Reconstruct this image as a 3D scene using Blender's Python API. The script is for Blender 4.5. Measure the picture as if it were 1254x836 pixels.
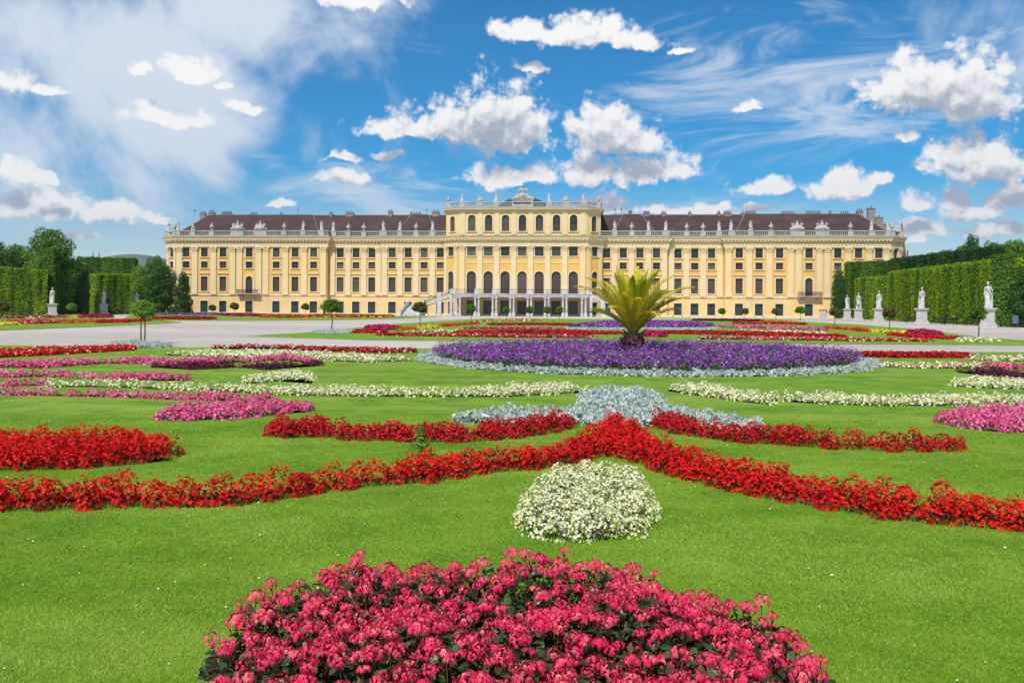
import bpy, math, random
import numpy as np
from mathutils import Matrix, Vector, Euler
random.seed(7); rng = np.random.default_rng(7)
SC = bpy.context.scene; COL = SC.collection
for o in list(bpy.data.objects): bpy.data.objects.remove(o)
PI = math.pi; R = math.radians
# ------------------------------------------------------------------ camera
F, HX, HY, H, ROLL = 1000.0, 627.0, 378.0, 1.75, R(0.35)
cd = bpy.data.cameras.new('camera'); cam = bpy.data.objects.new('camera', cd); COL.objects.link(cam); SC.camera = cam
cd.sensor_width = 36; cd.lens = 36*F/1254; cd.clip_start = .1; cd.clip_end = 40000
cd.shift_y = -(418-HY)/1254
cam.matrix_world = Matrix.Translation((0, 0, H)) @ Matrix.Rotation(PI/2, 4, 'X') @ Matrix.Rotation(ROLL, 4, 'Z')
def ray(px, py):
    a, b = (px-HX)/F, (HY-py)/F
    return a*math.cos(ROLL)-b*math.sin(ROLL), a*math.sin(ROLL)+b*math.cos(ROLL)
def G(px, py, z=0.):                     # point where the sight line through a photo pixel meets height z
    a, b = ray(px, py); D = (z-H)/b
    return (a*D, D)
def PD(px, D, py=385): return (ray(px, py)[0]*D, D)
def ZT(px, py, D): return H+ray(px, py)[1]*D
# ------------------------------------------------------------------ light
SUN_EL, SUN_AZ = 52, 205                 # azimuth clockwise from +Y: behind the camera, to the left
SC.view_settings.view_transform = 'Standard'; SC.view_settings.look = 'None'; SC.view_settings.gamma = 1
SC.view_settings.use_curve_mapping = False
SC.view_settings.exposure = 0.5
sd = (math.sin(R(SUN_AZ))*math.cos(R(SUN_EL)), math.cos(R(SUN_AZ))*math.cos(R(SUN_EL)), math.sin(R(SUN_EL)))
ld = bpy.data.lights.new('sun', 'SUN'); ld.energy = 3.3; ld.angle = R(0.6); ld.color = (1, .95, .87)
sun = bpy.data.objects.new('sun', ld); COL.objects.link(sun); sun.rotation_euler = Vector(sd).to_track_quat('Z', 'Y').to_euler()
# world: Nishita sky with procedural clouds by direction
W = bpy.data.worlds.new('World'); SC.world = W; W.use_nodes = True
nt = W.node_tree; nt.nodes.clear()
class NG:
    def __init__(s, t): s.t = t
    def n(s, ty, **k):
        nd = s.t.nodes.new(ty)
        for a, b in k.items(): setattr(nd, a, b)
        return nd
    def put(s, sock, v):
        if isinstance(v, bpy.types.NodeSocket): s.t.links.new(v, sock)
        else: sock.default_value = v
    def m(s, op, a, b=0., c=0., clamp=False):
        nd = s.n('ShaderNodeMath', operation=op, use_clamp=clamp)
        for i, v in enumerate((a, b, c)):
            if i < len(nd.inputs): s.put(nd.inputs[i], v)
        return nd.outputs[0]
    def vm(s, op, a, b=None, c=None):
        nd = s.n('ShaderNodeVectorMath', operation=op); s.put(nd.inputs[0], a)
        if b is not None: s.put(nd.inputs[1], b)
        if c is not None: s.put(nd.inputs[2], c)
        return nd.outputs['Value'] if op in ('LENGTH', 'DOT_PRODUCT') else nd.outputs[0]
    def noise(s, vec, scale, detail=4, rough=.5, dist=0., col=False):
        nd = s.n('ShaderNodeTexNoise', noise_dimensions='2D' if s.t is nt else '3D'); s.put(nd.inputs['Vector'], vec); nd.inputs['Scale'].default_value = scale
        nd.inputs['Detail'].default_value = detail; nd.inputs['Roughness'].default_value = rough; nd.inputs['Distortion'].default_value = dist
        return nd.outputs['Color'] if col else nd.outputs[0]
    def mr(s, v, a, b, c=0., d=1., smooth=False):
        nd = s.n('ShaderNodeMapRange', interpolation_type='SMOOTHSTEP' if smooth else 'LINEAR'); s.put(nd.inputs[0], v)
        for i, x in zip((1, 2, 3, 4), (a, b, c, d)): s.put(nd.inputs[i], x)
        return nd.outputs[0]
    def mix(s, f, a, b):
        nd = s.n('ShaderNodeMix', data_type='RGBA'); s.put(nd.inputs[0], f); s.put(nd.inputs[6], a); s.put(nd.inputs[7], b)
        return nd.outputs[2]
g = NG(nt)
SKY_STRENGTH = 0.10
tc = g.n('ShaderNodeTexCoord').outputs['Generated']
sep = g.n('ShaderNodeSeparateXYZ'); nt.links.new(tc, sep.inputs[0])
az = g.m('ARCTAN2', sep.outputs[0], sep.outputs[1]); el = g.m('ARCSINE', sep.outputs[2])
cb = g.n('ShaderNodeCombineXYZ'); nt.links.new(az, cb.inputs[0]); nt.links.new(el, cb.inputs[1]); P = cb.outputs[0]
sky = g.n('ShaderNodeTexSky', sky_type='NISHITA', sun_disc=False, sun_elevation=R(SUN_EL), sun_rotation=R(SUN_AZ), altitude=200, air_density=1.0, dust_density=.6, ozone_density=3.0)
hsv = g.n('ShaderNodeHueSaturation'); nt.links.new(sky.outputs[0], hsv.inputs['Color'])
hsv.inputs['Saturation'].default_value = 1.85; hsv.inputs['Value'].default_value = .88; hsv.inputs['Hue'].default_value = .495
skyc = hsv.outputs[0]
def AE(px, py):
    a, b = ray(px, py); A = math.atan(a); return A, math.atan(b*math.cos(A))
# cumulus: centre x, base y, half width, height (photo-pixel measures turned into directions)
CL = [(648,50,52,26),(712,56,72,36),(770,58,50,20),(650,88,20,12),
 (505,170,80,22),(560,172,75,50),(605,180,66,82),(640,180,34,46),(740,186,60,62),(775,190,45,38),
 (640,226,80,26),(720,226,60,34),(790,220,72,34),
 (1080,128,46,40),(1135,135,70,66),(1190,142,64,64),
 (1165,208,52,40),(1205,216,62,48),(1240,220,40,34),
 (935,236,50,20),(1030,238,42,34),(1068,228,24,14),(1175,252,26,24),(1120,254,30,20),(1240,252,34,26),(1200,268,50,16),
 (915,136,18,12),(205,152,54,22),(228,96,46,24),(180,92,24,16),(302,136,28,12),(270,106,12,6),
 (430,224,42,16),(420,200,30,12),(475,195,20,9),(740,262,60,24),(820,262,40,12),(1112,172,16,10),
 (20,222,30,26),(62,228,24,14),(60,262,80,34),(140,274,46,34),(20,262,40,26),(190,272,20,12),(95,288,30,7),
 (345,256,22,10),(870,262,36,14),(930,262,30,12),(1130,288,60,18),(1220,290,50,16),(375,306,20,8),(5,110,44,28),(60,118,34,14),
 (440,8,70,26),(1000,-30,0,0),(838,64,18,8),(1100,300,40,10),(300,285,40,8),(500,283,40,8)]
warp = g.vm('SCALE', g.vm('SUBTRACT', g.noise(P, 16, 6, .62, col=True), (.5, .5, .5))); warp.node.inputs['Scale'].default_value = .030
Pw = g.vm('ADD', P, warp)
def puff(v):                                              # rounded cauliflower billows with finer fraying
    vo = g.n('ShaderNodeTexVoronoi', feature='SMOOTH_F1', voronoi_dimensions='2D'); nt.links.new(v, vo.inputs['Vector']); vo.inputs['Scale'].default_value = 34; vo.inputs['Smoothness'].default_value = .35
    vo.inputs['Detail'].default_value = 3; vo.inputs['Roughness'].default_value = .55; vo.inputs['Lacunarity'].default_value = 2.2
    b = g.m('MULTIPLY', g.m('SUBTRACT', .42, vo.outputs['Distance']), .55)
    return g.m('ADD', g.m('ADD', b, g.m('MULTIPLY', g.m('SUBTRACT', g.noise(v, 24, 4, .60), .5), .62)), g.m('MULTIPLY', g.m('SUBTRACT', g.noise(v, 62, 7, .68), .5), .72))
P2 = g.vm('ADD', P, g.vm('SCALE', warp)); P2.node.inputs[1].links[0].from_node.inputs['Scale'].default_value = .35
def field(off):
    Q = g.vm('SUBTRACT', Pw, (-off[0], -off[1], 0)) if off != (0, 0) else Pw
    d = None
    for cx, cy, hw, hh in CL:
        if hw == 0: continue
        a, e = AE(cx, cy-hh*.28); ra = hw/F*math.cos(a)**2*1.12; re = hh/F*.86
        q = g.vm('MULTIPLY_ADD', Q, (1/ra, 1/re, 0), (-a/ra, -e/re, 0))
        q = g.vm('MAXIMUM', q, g.vm('MULTIPLY', q, (-1, -2.0, 0)))
        L = g.vm('LENGTH', q)
        d = L if d is None else g.m('SMOOTH_MIN', d, L, .25)
    return g.m('SUBTRACT', 1.12, d)
nzc = puff(P2)
f0 = g.m('ADD', field((0, 0)), nzc)
Pn = g.vm('ADD', P2, (-.004, .009, 0))
nzl = puff(Pn)
dens = g.mr(f0, -.10, .38, smooth=True)
billow = g.m('SUBTRACT', nzc, nzl)                          # >0 where the puff turns towards the sun
sh = g.m('SUBTRACT', field((-.004, .030)), g.m('MULTIPLY', billow, .75))
lit = g.mr(sh, .05, .92, 1., 0., smooth=True)
# extra scattered clouds away from the picture's directions
far_mask = g.mr(g.m('ABSOLUTE', az), .66, .8)
fd = g.m('MULTIPLY', g.mr(g.noise(g.vm('MULTIPLY', P, (1, 2.2, 1)), 3.2, 8, .6), .53, .63, smooth=True), far_mask)
fd = g.m('MULTIPLY', fd, g.mr(el, 0, .05))
ccol = g.mix(lit, (2.7, 3.1, 3.8, 1), (7.3, 7.2, 7.1, 1))
# cirrus veils
rot = g.n('ShaderNodeMapping'); nt.links.new(P, rot.inputs[0]); rot.inputs['Rotation'].default_value = (0, 0, R(-12)); rot.inputs['Scale'].default_value = (2.2, 9, 1)
ci = g.noise(rot.outputs[0], 2.1, 9, .66, .5)
ci2 = g.noise(P, 5, 7, .6, .6)
def blob(px, py, rx, ry):
    a, e = AE(px, py)
    L = g.vm('LENGTH', g.vm('MULTIPLY_ADD', P, (F/rx, F/ry, 0), (-a*F/rx, -e*F/ry, 0)))
    return g.mr(L, .25, 1., 1., 0., smooth=True)
ml = g.m('MAXIMUM', blob(70, 130, 300, 230), blob(350, -5, 220, 130))
ml = g.m('MAXIMUM', ml, g.m('MULTIPLY', blob(215, 130, 170, 130), .8))
mrr = g.m('MAXIMUM', blob(960, 120, 430, 170), blob(640, 250, 700, 110))
cv_ = g.m('ADD', g.noise(P, 4.2, 9, .62, .25), g.m('MULTIPLY', g.m('SUBTRACT', ci2, .5), .3))
cl_ = g.mr(g.m('ADD', cv_, g.m('MULTIPLY', ml, .42)), .58, .92, 0, .92, smooth=True)
cr_ = g.mr(g.m('ADD', ci, g.m('MULTIPLY', mrr, .26)), .66, .98, 0, .80, smooth=True)
hzn = g.m('MULTIPLY', g.mr(el, 0, .17, .62, 0, smooth=True), g.mr(ci2, .3, .6, .6, 1))
cir = g.m('MAXIMUM', g.m('MAXIMUM', cl_, cr_), hzn)
c1 = g.mix(cir, skyc, (5.4, 5.9, 6.6, 1))
c2 = g.mix(g.m('MAXIMUM', g.m('MULTIPLY', dens, g.mr(el, -.01, .01)), fd), c1, ccol)
bg = g.n('ShaderNodeBackground'); nt.links.new(c2, bg.inputs[0]); bg.inputs[1].default_value = SKY_STRENGTH
ow = g.n('ShaderNodeOutputWorld'); nt.links.new(bg.outputs[0], ow.inputs[0])
W.cycles.sampling_method = 'MANUAL'; W.cycles.sample_map_resolution = 512
# ------------------------------------------------------------------ materials
def S(r, gg, b):
    f = lambda c: (c/255/12.92) if c/255 <= .04045 else ((c/255+.055)/1.055)**2.4
    return (f(r), f(gg), f(b), 1)
def mat(name, c1, c2=None, scale=1., rough=.8, bump=0., bscale=20., spec=.3, detail=6, lo=.35, hi=.65, metal=0., c3=None, s3=.1, aniso=(1, 1, 1)):
    m = bpy.data.materials.new(name); m.use_nodes = True; t = m.node_tree; gg = NG(t); b = t.nodes['Principled BSDF']
    b.inputs['Roughness'].default_value = rough; b.inputs['Specular IOR Level'].default_value = spec; b.inputs['Metallic'].default_value = metal
    co = gg.vm('MULTIPLY', gg.n('ShaderNodeTexCoord').outputs['Object'], aniso)
    c = c1
    if c2: c = gg.mix(gg.mr(gg.noise(co, scale, detail, .6), lo, hi), c1, c2)
    if c3: c = gg.mix(gg.mr(gg.noise(co, s3, 5, .6), .42, .68), c, c3)
    gg.put(b.inputs['Base Color'], c)
    if bump:
        bn = gg.n('ShaderNodeBump'); bn.inputs['Strength'].default_value = bump; bn.inputs['Distance'].default_value = .05
        gg.put(bn.inputs['Height'], gg.noise(co, bscale, 6, .6)); t.links.new(bn.outputs[0], b.inputs['Normal'])
    return m
def leafmat(name, cols, trans=.3, rough=.55, spec=.25):
    """colour drawn from a random value stored per leaf or petal"""
    m = bpy.data.materials.new(name); m.use_nodes = True; t = m.node_tree; gg = NG(t); b = t.nodes['Principled BSDF']; out = t.nodes['Material Output']
    at = gg.n('ShaderNodeAttribute', attribute_name='var')
    rp = gg.n('ShaderNodeValToRGB'); t.links.new(at.outputs['Fac'], rp.inputs[0]); cr = rp.color_ramp
    while len(cr.elements) < len(cols): cr.elements.new(.5)
    for i, c in enumerate(cols): cr.elements[i].position = i/(len(cols)-1); cr.elements[i].color = c
    t.links.new(rp.outputs[0], b.inputs['Base Color']); b.inputs['Roughness'].default_value = rough; b.inputs['Specular IOR Level'].default_value = spec
    tr = gg.n('ShaderNodeBsdfTranslucent'); t.links.new(rp.outputs[0], tr.inputs[0])
    mx = gg.n('ShaderNodeMixShader'); mx.inputs[0].default_value = trans
    t.links.new(b.outputs[0], mx.inputs[1]); t.links.new(tr.outputs[0], mx.inputs[2]); t.links.new(mx.outputs[0], out.inputs[0])
    return m
def L3(r, gg, b): return (r, gg, b, 1)
M = {}
M['wall'] = mat('yellow stucco', L3(.80,.485,.11), L3(.74,.445,.10), .6, .85, .1, 8, c3=L3(.68,.43,.14), s3=.12)
M['wall_pale'] = mat('pale yellow stucco', L3(.80,.59,.27), L3(.75,.54,.25), .5, .85, .1, 8)
M['ground_floor'] = mat('light yellow stucco', L3(.80,.57,.24), L3(.74,.52,.22), .5, .85, .1, 8, c3=L3(.64,.46,.24), s3=.15)
M['cream'] = mat('cream stucco', L3(.77,.62,.36), L3(.71,.56,.32), .8, .8, .1, 10)
M['stone'] = mat('pale limestone', L3(.54,.51,.44), L3(.40,.38,.33), 1.2, .8, .2, 12, c3=L3(.34,.33,.31), s3=.5)
M['marble'] = mat('weathered white marble', L3(.66,.65,.63), L3(.52,.51,.50), 2.5, .6, .15, 14, c3=L3(.36,.36,.35), s3=1.2)
M['plinth'] = mat('grey plinth stone', L3(.52,.50,.47), L3(.40,.38,.36), 2., .8, .2, 14)
M['roof'] = mat('brown clay tiles', L3(.066,.036,.034), L3(.042,.025,.024), 3.5, .75, .5, 3.2, c3=L3(.085,.050,.045), s3=.2, aniso=(1, 1, 3))
M['ridge'] = mat('roof flashing', L3(.25,.22,.21), L3(.18,.16,.16), 2, .7)
M['copper'] = mat('aged copper sheet', L3(.10,.20,.15), L3(.12,.14,.12), 2, .6)
M['slate'] = mat('dark blue slate', L3(.055,.075,.10), L3(.035,.05,.07), 2, .45, .3, 4)
def vary(m, c):
    t = m.node_tree; gg = NG(t); b = t.nodes['Principled BSDF']; old = b.inputs['Base Color'].links[0].from_socket
    oi = gg.n('ShaderNodeObjectInfo').outputs['Random']; t.links.new(gg.mix(gg.m('MULTIPLY', gg.m('POWER', oi, 3.), .8), old, c), b.inputs['Base Color'])
M['glass'] = mat('dark window glass', L3(.012,.014,.018), L3(.03,.03,.034), .35, .14, spec=.5)
M['screen'] = mat('brown window blind', L3(.072,.060,.058), L3(.045,.038,.038), .4, .45, spec=.3)
vary(M['glass'], L3(.16,.15,.14)); vary(M['screen'], L3(.14,.11,.10))
M['sash'] = mat('dark sash paint', L3(.10,.075,.065), None, rough=.5)
M['door_paint'] = mat('dark green door paint', L3(.035,.06,.07), L3(.028,.045,.055), 2, .45)
M['iron'] = mat('black wrought iron', L3(.02,.02,.022), None, rough=.5, metal=.6)
M['chimney'] = mat('chimney render', L3(.34,.28,.24), L3(.22,.18,.16), 2, .9)
M['gold'] = mat('gilded metal', L3(.75,.52,.12), None, rough=.35, metal=.9)
M['soil'] = mat('dark garden soil', L3(.045,.03,.02), L3(.022,.015,.011), 18, .95, .8, 40)
M['gravel'] = mat('pale gravel', L3(.50,.435,.38), L3(.40,.345,.295), 2.2, .9, .5, 60, c3=L3(.60,.54,.48), s3=.045, aniso=(.5, 1, 1))
M['bark'] = mat('bark', L3(.13,.10,.07), L3(.07,.05,.035), 12, .9, .7, 25)
M['metalgrey'] = mat('blue grey painted metal', L3(.10,.13,.18), None, rough=.5)
M['spire'] = mat('reddish brown brick', L3(.20,.10,.09), L3(.15,.08,.07), 1, .8)
M['hill'] = mat('wooded hillside', L3(.05,.08,.03), L3(.09,.10,.05), .006, .95)
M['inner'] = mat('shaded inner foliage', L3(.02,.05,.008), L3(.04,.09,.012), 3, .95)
M['wood'] = mat('dark bench wood', L3(.05,.035,.025), L3(.03,.022,.016), 8, .6)
def hazemat():
    m = bpy.data.materials.new('haze'); m.use_nodes = True; t = m.node_tree; t.nodes.clear(); v = t.nodes.new('ShaderNodeVolumePrincipled'); o = t.nodes.new('ShaderNodeOutputMaterial')
    v.inputs['Color'].default_value = (.80, .88, 1, 1); v.inputs['Density'].default_value = .000055; v.inputs['Anisotropy'].default_value = .2; t.links.new(v.outputs[0], o.inputs['Volume']); return m
M['haze'] = hazemat()
def lawnmat():
    m = bpy.data.materials.new('mown lawn'); m.use_nodes = True; t = m.node_tree; gg = NG(t); b = t.nodes['Principled BSDF']
    co = gg.n('ShaderNodeTexCoord').outputs['Object']
    a = gg.noise(gg.vm('MULTIPLY', co, (1, .35, 1)), 42, 6, .8); c = gg.noise(co, 1.3, 6, .62, .4); d = gg.noise(gg.vm('MULTIPLY', co, (.35, 1.6, 1)), .55, 5, .6); e = gg.noise(co, 9, 4, .6)
    col = gg.mix(gg.mr(a, .3, .7), L3(.10,.215,.012), L3(.25,.40,.035))
    col = gg.mix(gg.mr(c, .42, .62, 0, .75), col, L3(.085,.19,.012))
    col = gg.mix(gg.mr(d, .48, .72, 0, .55), col, L3(.37,.44,.075))
    col = gg.mix(gg.mr(e, .58, .75, 0, .35), col, L3(.30,.32,.08))
    gg.put(b.inputs['Base Color'], col); b.inputs['Roughness'].default_value = .85; b.inputs['Specular IOR Level'].default_value = .12
    bn = gg.n('ShaderNodeBump'); bn.inputs['Strength'].default_value = .55; bn.inputs['Distance'].default_value = .03
    gg.put(bn.inputs['Height'], gg.m('ADD', gg.noise(co, 70, 5, .8), gg.m('MULTIPLY', e, 1.2))); t.links.new(bn.outputs[0], b.inputs['Normal'])
    return m
M['lawn'] = lawnmat()
M['ground'] = mat('rough grass', L3(.08,.13,.03), L3(.12,.16,.05), .05, .95)
M['blade'] = leafmat('grass blades', [L3(.11,.25,.012), L3(.20,.38,.02), L3(.32,.50,.035), L3(.50,.57,.12)], .35, .6)
M['red'] = leafmat('red petals', [L3(.30,.002,.006), L3(.68,.004,.005), L3(.82,.010,.006), L3(.88,.03,.015)], .25)
M['deep_red'] = leafmat('deep red petals', [L3(.30,.003,.010), L3(.58,.006,.010), L3(.72,.012,.014)], .2)
M['rose'] = leafmat('rose red petals', [L3(.62,.007,.075), L3(.92,.025,.13), L3(.95,.075,.17), L3(.97,.30,.26)], .28)
M['pink'] = leafmat('pink petals', [L3(.60,.03,.16), L3(.86,.09,.28), L3(.90,.20,.40), L3(.93,.46,.58)], .25)
M['crimson'] = leafmat('crimson petals', [L3(.36,.008,.05), L3(.55,.015,.09), L3(.66,.05,.14)], .2)
M['white'] = leafmat('cream white petals', [L3(.64,.64,.20), L3(.84,.80,.42), L3(.88,.85,.58), L3(.90,.88,.74)], .2)
M['purple'] = leafmat('purple petals', [L3(.11,.015,.17), L3(.24,.04,.34), L3(.36,.09,.46), L3(.58,.34,.64)], .2)
M['orange'] = leafmat('orange petals', [L3(.62,.06,.01), L3(.80,.14,.01), L3(.85,.25,.02)], .2)
M['yellow'] = leafmat('yellow petals', [L3(.80,.50,.01), L3(.88,.68,.03), L3(.9,.75,.12)], .2)
M['silver'] = leafmat('silver felted leaves', [L3(.26,.33,.28), L3(.43,.50,.43), L3(.58,.64,.57), L3(.70,.75,.68)], .15, .7)
M['maroon'] = leafmat('maroon leaves', [L3(.04,.008,.015), L3(.10,.012,.035), L3(.20,.03,.07)], .15)
M['green'] = leafmat('garden leaves', [L3(.035,.10,.012), L3(.07,.17,.02), L3(.13,.26,.03)], .25)
M['lime'] = leafmat('light green leaves', [L3(.14,.26,.015), L3(.26,.40,.025), L3(.42,.54,.06)], .3)
M['bronze'] = leafmat('bronze leaves', [L3(.035,.02,.01), L3(.05,.05,.015), L3(.09,.025,.015), L3(.06,.10,.02)], .2)
M['darkleaf'] = leafmat('dark glossy leaves', [L3(.015,.03,.012), L3(.03,.065,.02), L3(.06,.12,.03)], .15, .4, .4)
M['stem'] = leafmat('reddish stems', [L3(.10,.02,.012), L3(.20,.04,.025), L3(.14,.10,.02)], .1)
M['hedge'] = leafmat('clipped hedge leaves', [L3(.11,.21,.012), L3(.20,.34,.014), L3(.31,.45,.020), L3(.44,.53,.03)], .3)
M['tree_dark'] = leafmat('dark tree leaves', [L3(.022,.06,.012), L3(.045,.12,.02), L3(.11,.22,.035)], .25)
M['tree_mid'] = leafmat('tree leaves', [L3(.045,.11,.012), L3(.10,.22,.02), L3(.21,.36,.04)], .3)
M['tree_light'] = leafmat('light tree leaves', [L3(.08,.17,.015), L3(.16,.30,.025), L3(.30,.44,.05)], .3)
M['rust'] = leafmat('reddish green leaves', [L3(.07,.09,.02), L3(.14,.12,.03), L3(.20,.13,.04)], .25)
M['palm'] = leafmat('yellow green palm leaves', [L3(.14,.23,.012), L3(.36,.43,.02), L3(.64,.58,.03), L3(.82,.66,.06)], .35, .45)
# ------------------------------------------------------------------ mesh helpers
class MB:
    def __init__(s): s.v = []; s.f = []; s.n = 0; s.X = None
    def add(s, V, Fc, mi=0, var=0.):
        V = np.asarray(V, float).reshape(-1, 3)
        if s.X is not None: V = s.X(V)
        Fc = np.asarray(Fc, int); var = np.full(len(V), var) if np.isscalar(var) else np.asarray(var)
        s.v.append((V, var)); s.f.append((Fc+s.n, mi)); s.n += len(V)
    def box(s, x0, x1, y0, y1, z0, z1, mi=0):
        V = [(x0,y0,z0),(x1,y0,z0),(x1,y1,z0),(x0,y1,z0),(x0,y0,z1),(x1,y0,z1),(x1,y1,z1),(x0,y1,z1)]
        s.add(V, [(0,3,2,1),(4,5,6,7),(0,1,5,4),(1,2,6,5),(2,3,7,6),(3,0,4,7)], mi)
    def lathe(s, prof, cx=0, cy=0, z=0, n=12, mi=0, sx=1, sy=1):
        V = []; 
        for r, h in prof:
            for k in range(n):
                a = 2*PI*k/n; V.append((cx+r*sx*math.cos(a), cy+r*sy*math.sin(a), z+h))
        Fc = [(i*n+k, i*n+(k+1) % n, (i+1)*n+(k+1) % n, (i+1)*n+k) for i in range(len(prof)-1) for k in range(n)]
        s.add(V, Fc, mi)
        m = len(prof)-1
        s.add([V[k] for k in range(n)][::-1]+[], [tuple(range(n))], mi); s.add([V[m*n+k] for k in range(n)], [tuple(range(n))], mi)
    def tube(s, pts, rad, n=6, mi=0, var=0.):
        pts = [Vector(p) for p in pts]; V = []
        if np.isscalar(rad): rad = [rad]*len(pts)
        for i, p in enumerate(pts):
            d = (pts[min(i+1, len(pts)-1)]-pts[max(i-1, 0)]); d = d.normalized() if d.length > 1e-9 else Vector((0,0,1))
            a = d.orthogonal().normalized() if abs(d.z) > .9 else d.cross(Vector((0,0,1))).normalized(); b = d.cross(a)
            for k in range(n):
                q = p+(a*math.cos(2*PI*k/n)+b*math.sin(2*PI*k/n))*rad[i]; V.append(tuple(q))
        Fc = [(i*n+k, i*n+(k+1) % n, (i+1)*n+(k+1) % n, (i+1)*n+k) for i in range(len(pts)-1) for k in range(n)]
        s.add(V, Fc, mi, var); m = len(pts)-1
        s.add(V[:n][::-1], [tuple(range(n))], mi, var); s.add(V[m*n:], [tuple(range(n))], mi, var)
    def prism(s, poly, z0, z1, mi=0):                     # poly: xy list
        n = len(poly); V = [(x, y, z0) for x, y in poly]+[(x, y, z1) for x, y in poly]
        s.add(V, [(i, (i+1) % n, n+(i+1) % n, n+i) for i in range(n)], mi)
        s.add(V[n:], [tuple(range(n))], mi); s.add(V[:n][::-1], [tuple(range(n))], mi)
    def ell(s, c, r, mi=0, n=10, m=7, rot=None):
        V = []
        for i in range(m+1):
            t = PI*i/m
            for k in range(n): V.append((r[0]*math.sin(t)*math.cos(2*PI*k/n), r[1]*math.sin(t)*math.sin(2*PI*k/n), r[2]*math.cos(t)))
        if rot is not None: V = [tuple(rot @ Vector(v)) for v in V]
        V = [(v[0]+c[0], v[1]+c[1], v[2]+c[2]) for v in V]
        s.add(V, [((i+1)*n+k, (i+1)*n+(k+1) % n, i*n+(k+1) % n, i*n+k) for i in range(m) for k in range(n)], mi)
    def mesh(s, name, mats, smooth=False):
        me = bpy.data.meshes.new(name)
        V = np.concatenate([a for a, _ in s.v]); var = np.concatenate([b for _, b in s.v])
        loops = np.concatenate([f.ravel() for f, _ in s.f]); cnt = np.concatenate([np.full(len(f), f.shape[1]) for f, _ in s.f])
        mi = np.concatenate([np.full(len(f), m) for f, m in s.f])
        me.vertices.add(len(V)); me.vertices.foreach_set('co', V.astype(np.float32).ravel())
        me.loops.add(len(loops)); me.loops.foreach_set('vertex_index', loops.astype(np.int32))
        me.polygons.add(len(cnt)); st = np.concatenate([[0], np.cumsum(cnt)[:-1]])
        me.polygons.foreach_set('loop_start', st.astype(np.int32))
        me.polygons.foreach_set('material_index', mi.astype(np.int32))
        for m in mats: me.materials.append(M[m])
        me.update(calc_edges=True)
        if var.any():
            at = me.attributes.new('var', 'FLOAT', 'POINT'); at.data.foreach_set('value', var.astype(np.float32))
        me.polygons.foreach_set('use_smooth', np.full(len(cnt), bool(smooth)))
        return me
    def build(s, name, mats, parent=None, smooth=False):
        if isinstance(mats, str): mats = [mats]
        return link(name, s.mesh(name, mats, smooth), parent)
def link(name, me, parent=None, loc=None, rz=0):
    o = bpy.data.objects.new(name, me); COL.objects.link(o)
    if parent: o.parent = parent
    if loc: o.location = loc
    o.rotation_euler.z = rz
    return o
def tag(o, label=None, cat=None, group=None, kind=None):
    for k, v in (('label', label), ('category', cat), ('group', group), ('kind', kind)):
        if v: o[k] = v
    return o
def thing(name, label, cat, loc=(0,0,0), rz=0, group=None):
    o = bpy.data.objects.new(name, None); COL.objects.link(o); o.location = loc; o.rotation_euler.z = rz; o.empty_display_size = .2
    return tag(o, label, cat, group)
def children(o): return list(o.children)
KIDS = {}
def copy_tree(o, parent=None, kids=None):
    c = o.copy(); COL.objects.link(c); c.parent = parent
    for ch in (kids if kids is not None else KIDS.get(o.name, [])): copy_tree(ch, c)
    return c
def reg():                                               # remember the hierarchy once, so that copying need not search it
    KIDS.clear()
    for o in bpy.data.objects:
        if o.parent: KIDS.setdefault(o.parent.name, []).append(o)
def scatter(mb, tv, tf, pos, nrm, size, mi=0, var=None, spin=None, sz=None):
    """copies of a small template (tv, tf; local +Z outward) at pos, turned to nrm"""
    pos = np.asarray(pos, float); n = len(pos)
    if n == 0: return
    nrm = np.asarray(nrm, float); nrm = nrm/(np.linalg.norm(nrm, axis=1, keepdims=True)+1e-9)
    ref = np.where(np.abs(nrm[:, 2:3]) > .95, np.array([[1., 0, 0]]), np.array([[0, 0, 1.]]))
    a = np.cross(ref, nrm); a /= np.linalg.norm(a, axis=1, keepdims=True)+1e-9; b = np.cross(nrm, a)
    th = rng.uniform(0, 2*PI, n) if spin is None else spin
    a2 = a*np.cos(th)[:, None]+b*np.sin(th)[:, None]; b2 = -a*np.sin(th)[:, None]+b*np.cos(th)[:, None]
    size = np.broadcast_to(size, (n,))
    tv = np.asarray(tv, float); tf = np.asarray(tf, int)
    V = (a2[:, None, :]*tv[None, :, 0:1]+b2[:, None, :]*tv[None, :, 1:2]+nrm[:, None, :]*tv[None, :, 2:3])*size[:, None, None]+pos[:, None, :]
    k = len(tv); Fc = (tf[None]+(np.arange(n)*k)[:, None, None]).reshape(-1, tf.shape[1])
    v = rng.uniform(0.001, 1, n) if var is None else np.clip(var, .001, 1)
    mb.add(V.reshape(-1, 3), Fc, mi, np.repeat(v, k))
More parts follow.
